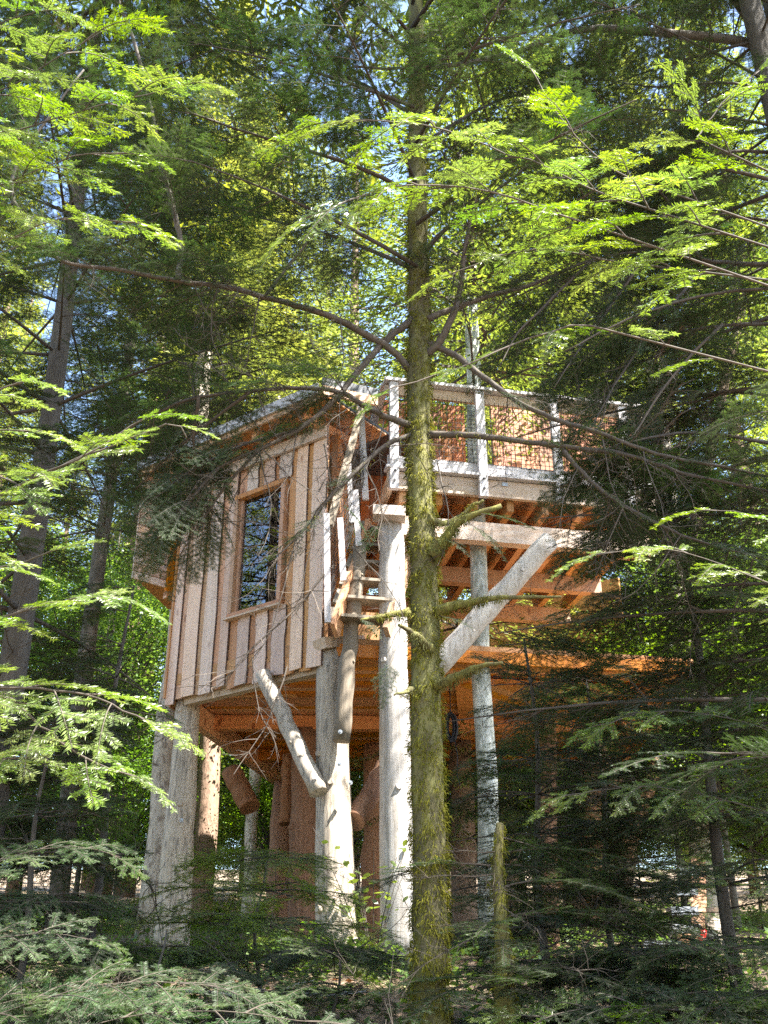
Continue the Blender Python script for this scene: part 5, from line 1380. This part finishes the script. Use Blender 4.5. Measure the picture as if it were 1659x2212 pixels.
def ground_cover():
    r = np.random.default_rng(9); n = 110000
    x = r.uniform(-9, 9, n); y = 4.2 + 19 * r.uniform(0, 1, n) ** 1.7
    clump = np.sin(x * 1.7 + 2) * np.cos(y * 1.3) + 0.5 * np.sin(x * 3.7 + y * 2.9)
    keep = r.uniform(-1.2, 1.2, n) < clump + 0.45; x, y, clump = x[keep], y[keep], clump[keep]; n = len(x)
    B = np.stack([x, y, gz(x, y) + r.uniform(0, 0.16, n) * np.clip(clump + 0.7, 0.1, 1.5)], 1)
    Dv = r.normal(0, 1, (n, 3)); Dv[:, 2] = np.abs(Dv[:, 2]) * 0.5; Dv /= np.linalg.norm(Dv, axis=1)[:, None]
    wv = np.cross(Dv, np.array([[0, 0, 1.0]]) + r.normal(0, 0.3, (n, 3))); wv /= np.linalg.norm(wv, axis=1)[:, None]
    l = 0.075 * r.uniform(0.5, 1.4, n); hw = (l * 0.3)[:, None]
    Vn = np.stack([B, B + Dv * (l * 0.45)[:, None] + wv * hw, B + Dv * l[:, None], B + Dv * (l * 0.45)[:, None] - wv * hw], 1).reshape(-1, 3)
    mb = MB(); mb.add(Vn, np.arange(n * 4).reshape(-1, 4), 0, np.repeat(r.uniform(0, 1, n), 4))
    o = struct('ground_cover', mb, [M['leaf']], 'stuff', attr=True); o['label'] = 'low green leafy plants covering the forest floor'; o['category'] = 'ground cover'
    n = 9000; x = r.uniform(-9, 9, n); y = 4.5 + 16 * r.uniform(0, 1, n) ** 1.2
    B = np.stack([x, y, gz(x, y) + 0.012], 1); Dv = r.normal(0, 1, (n, 3)); Dv[:, 2] *= 0.12; Dv /= np.linalg.norm(Dv, axis=1)[:, None]
    wv = np.cross(Dv, np.array([[0, 0, 1.0]]) + r.normal(0, 0.25, (n, 3))); wv /= np.linalg.norm(wv, axis=1)[:, None]
    l = 0.06 * r.uniform(0.5, 1.4, n); hw = (l * 0.35)[:, None]
    Vn = np.stack([B, B + Dv * (l * 0.5)[:, None] + wv * hw, B + Dv * l[:, None], B + Dv * (l * 0.5)[:, None] - wv * hw], 1).reshape(-1, 3)
    mb = MB(); mb.add(Vn, np.arange(n * 4).reshape(-1, 4), 0, np.repeat(r.uniform(0, 1, n), 4))
    o = struct('leaf_litter', mb, [M['needle_dead']], 'stuff', attr=True); o['label'] = 'dry brown leaves scattered over the forest floor'; o['category'] = 'leaf litter'
ground_cover()

def metal_stair():
    Y = 12.0; b = P(1470, 2090, Y); b[2] = float(gz(b[0], b[1]))
    t = thing('metal_stair', 'grey metal stair with open treads among the young firs', 'stair', tuple(b))
    for (x0, x1, y, dy) in ((1384, 1476, 2038, -0.2), (1441, 1508, 2002, 0.05), (1444, 1502, 1964, 0.3), (1455, 1500, 1922, 0.55), (1462, 1505, 1879, 0.8)):
        p0, p1 = P(x0, y, Y + dy), P(x1, y, Y + dy); mb = MB(); mb.beam(p0, p1, 0.24, 0.035); mb.beam(p0 + V3(0, -0.12, -0.035), p1 + V3(0, -0.12, -0.035), 0.012, 0.07)
        part('tread', mb, [M['metal']], t)
    mb = MB(); mb.beam(P(1512, 2060, Y - 0.2), P(1508, 1850, Y + 0.95), 0.03, 0.16, up=(1, 0, 0)); part('stringer', mb, [M['log_red']], t)
    mb = MB(); mb.tube([P(1490, 2110, Y - 0.25), P(1488, 2020, Y - 0.25)], [0.13, 0.12], 12, 0, 0.05); part('footing_post', mb, [M['log_red']], t, smooth=True)
    pa = spline([P(1502, 2110, 11.6), P(1508, 2083, 11.6), P(1513, 2045, 11.6), P(1521, 2010, 11.65)], 4)
    mb = MB(); mb.tube(pa, 0.034, 12); single('red_pole', mb, [M['red']], 'short red pole leaning by the metal stair', 'pole', tuple(pa[0]), smooth=True)
    pb = P(1550, 2110, 11.9); pb[2] = float(gz(pb[0], pb[1])) - 0.05; pt = P(1546, 1960, 11.9)
    tp = thing('wooden_stake', 'split wooden stake with rough top next to the red pole', 'stake', tuple(pb))
    mb = MB(); mb.tube(log_path(pb, pt, 8, 0.02), np.linspace(0.12, 0.10, 8), 9, 0, 0.14); part('stake_post', mb, [M['log']], tp, smooth=False)
    mb = MB(); c = P(1534, 2040, 11.7)
    cloth = []
    for i, zz in enumerate(np.linspace(0, 1, 7)):
        cloth.append(P(1534 + 3 * math.sin(i * 1.7), 2010 + 75 * zz, 11.68))
    mb.tube(cloth, np.array([0.03, 0.075, 0.09, 0.085, 0.09, 0.08, 0.05]), 10, 0, 0.16)
    single('dark_bag', mb, [M['black_cloth']], 'dark cloth bag hanging by the red pole', 'bag', tuple(cloth[0]), smooth=True)
metal_stair()

def rope_coil():
    top = P(972, 1500, 11.0); top[2] = ZF - 0.07; c = P(974, 1570, 11.0)
    mb = MB(); mb.tube([top, c + V3(0, 0, 0.13)], 0.006, 6, caps=False)
    for k in range(9):
        a = np.linspace(0, 6.283, 20); rx = 0.05 + 0.006 * rng.normal(); rz = 0.14 + 0.012 * rng.normal(); ph = rng.uniform(-0.5, 0.5)
        pts = [c + V3(math.cos(t) * rx * math.cos(ph) + 0.006 * (k - 4), math.cos(t) * rx * math.sin(ph) + 0.005 * (k - 4), math.sin(t) * rz) for t in a]
        mb.tube(pts, 0.008, 6, caps=False)
    mb.tube([c + V3(0.03, 0, -0.1), c + V3(0.06, 0, -0.3), c + V3(0.05, 0, -0.5), c + V3(0.08, 0, -0.62)], 0.006, 6)
    single('rope_coil', mb, [M['black_cloth']], 'coil of dark rope hanging below the orange soffit', 'rope', tuple(top), smooth=True)
rope_coil()
print('rejected boughs', REJ[0], 'objects', len(bpy.data.objects))
print('triangles', sum(sum(len(p.vertices) - 2 for p in m.polygons) if len(m.polygons) < 300 else len(m.polygons) * 2 for m in bpy.data.meshes if m.users))
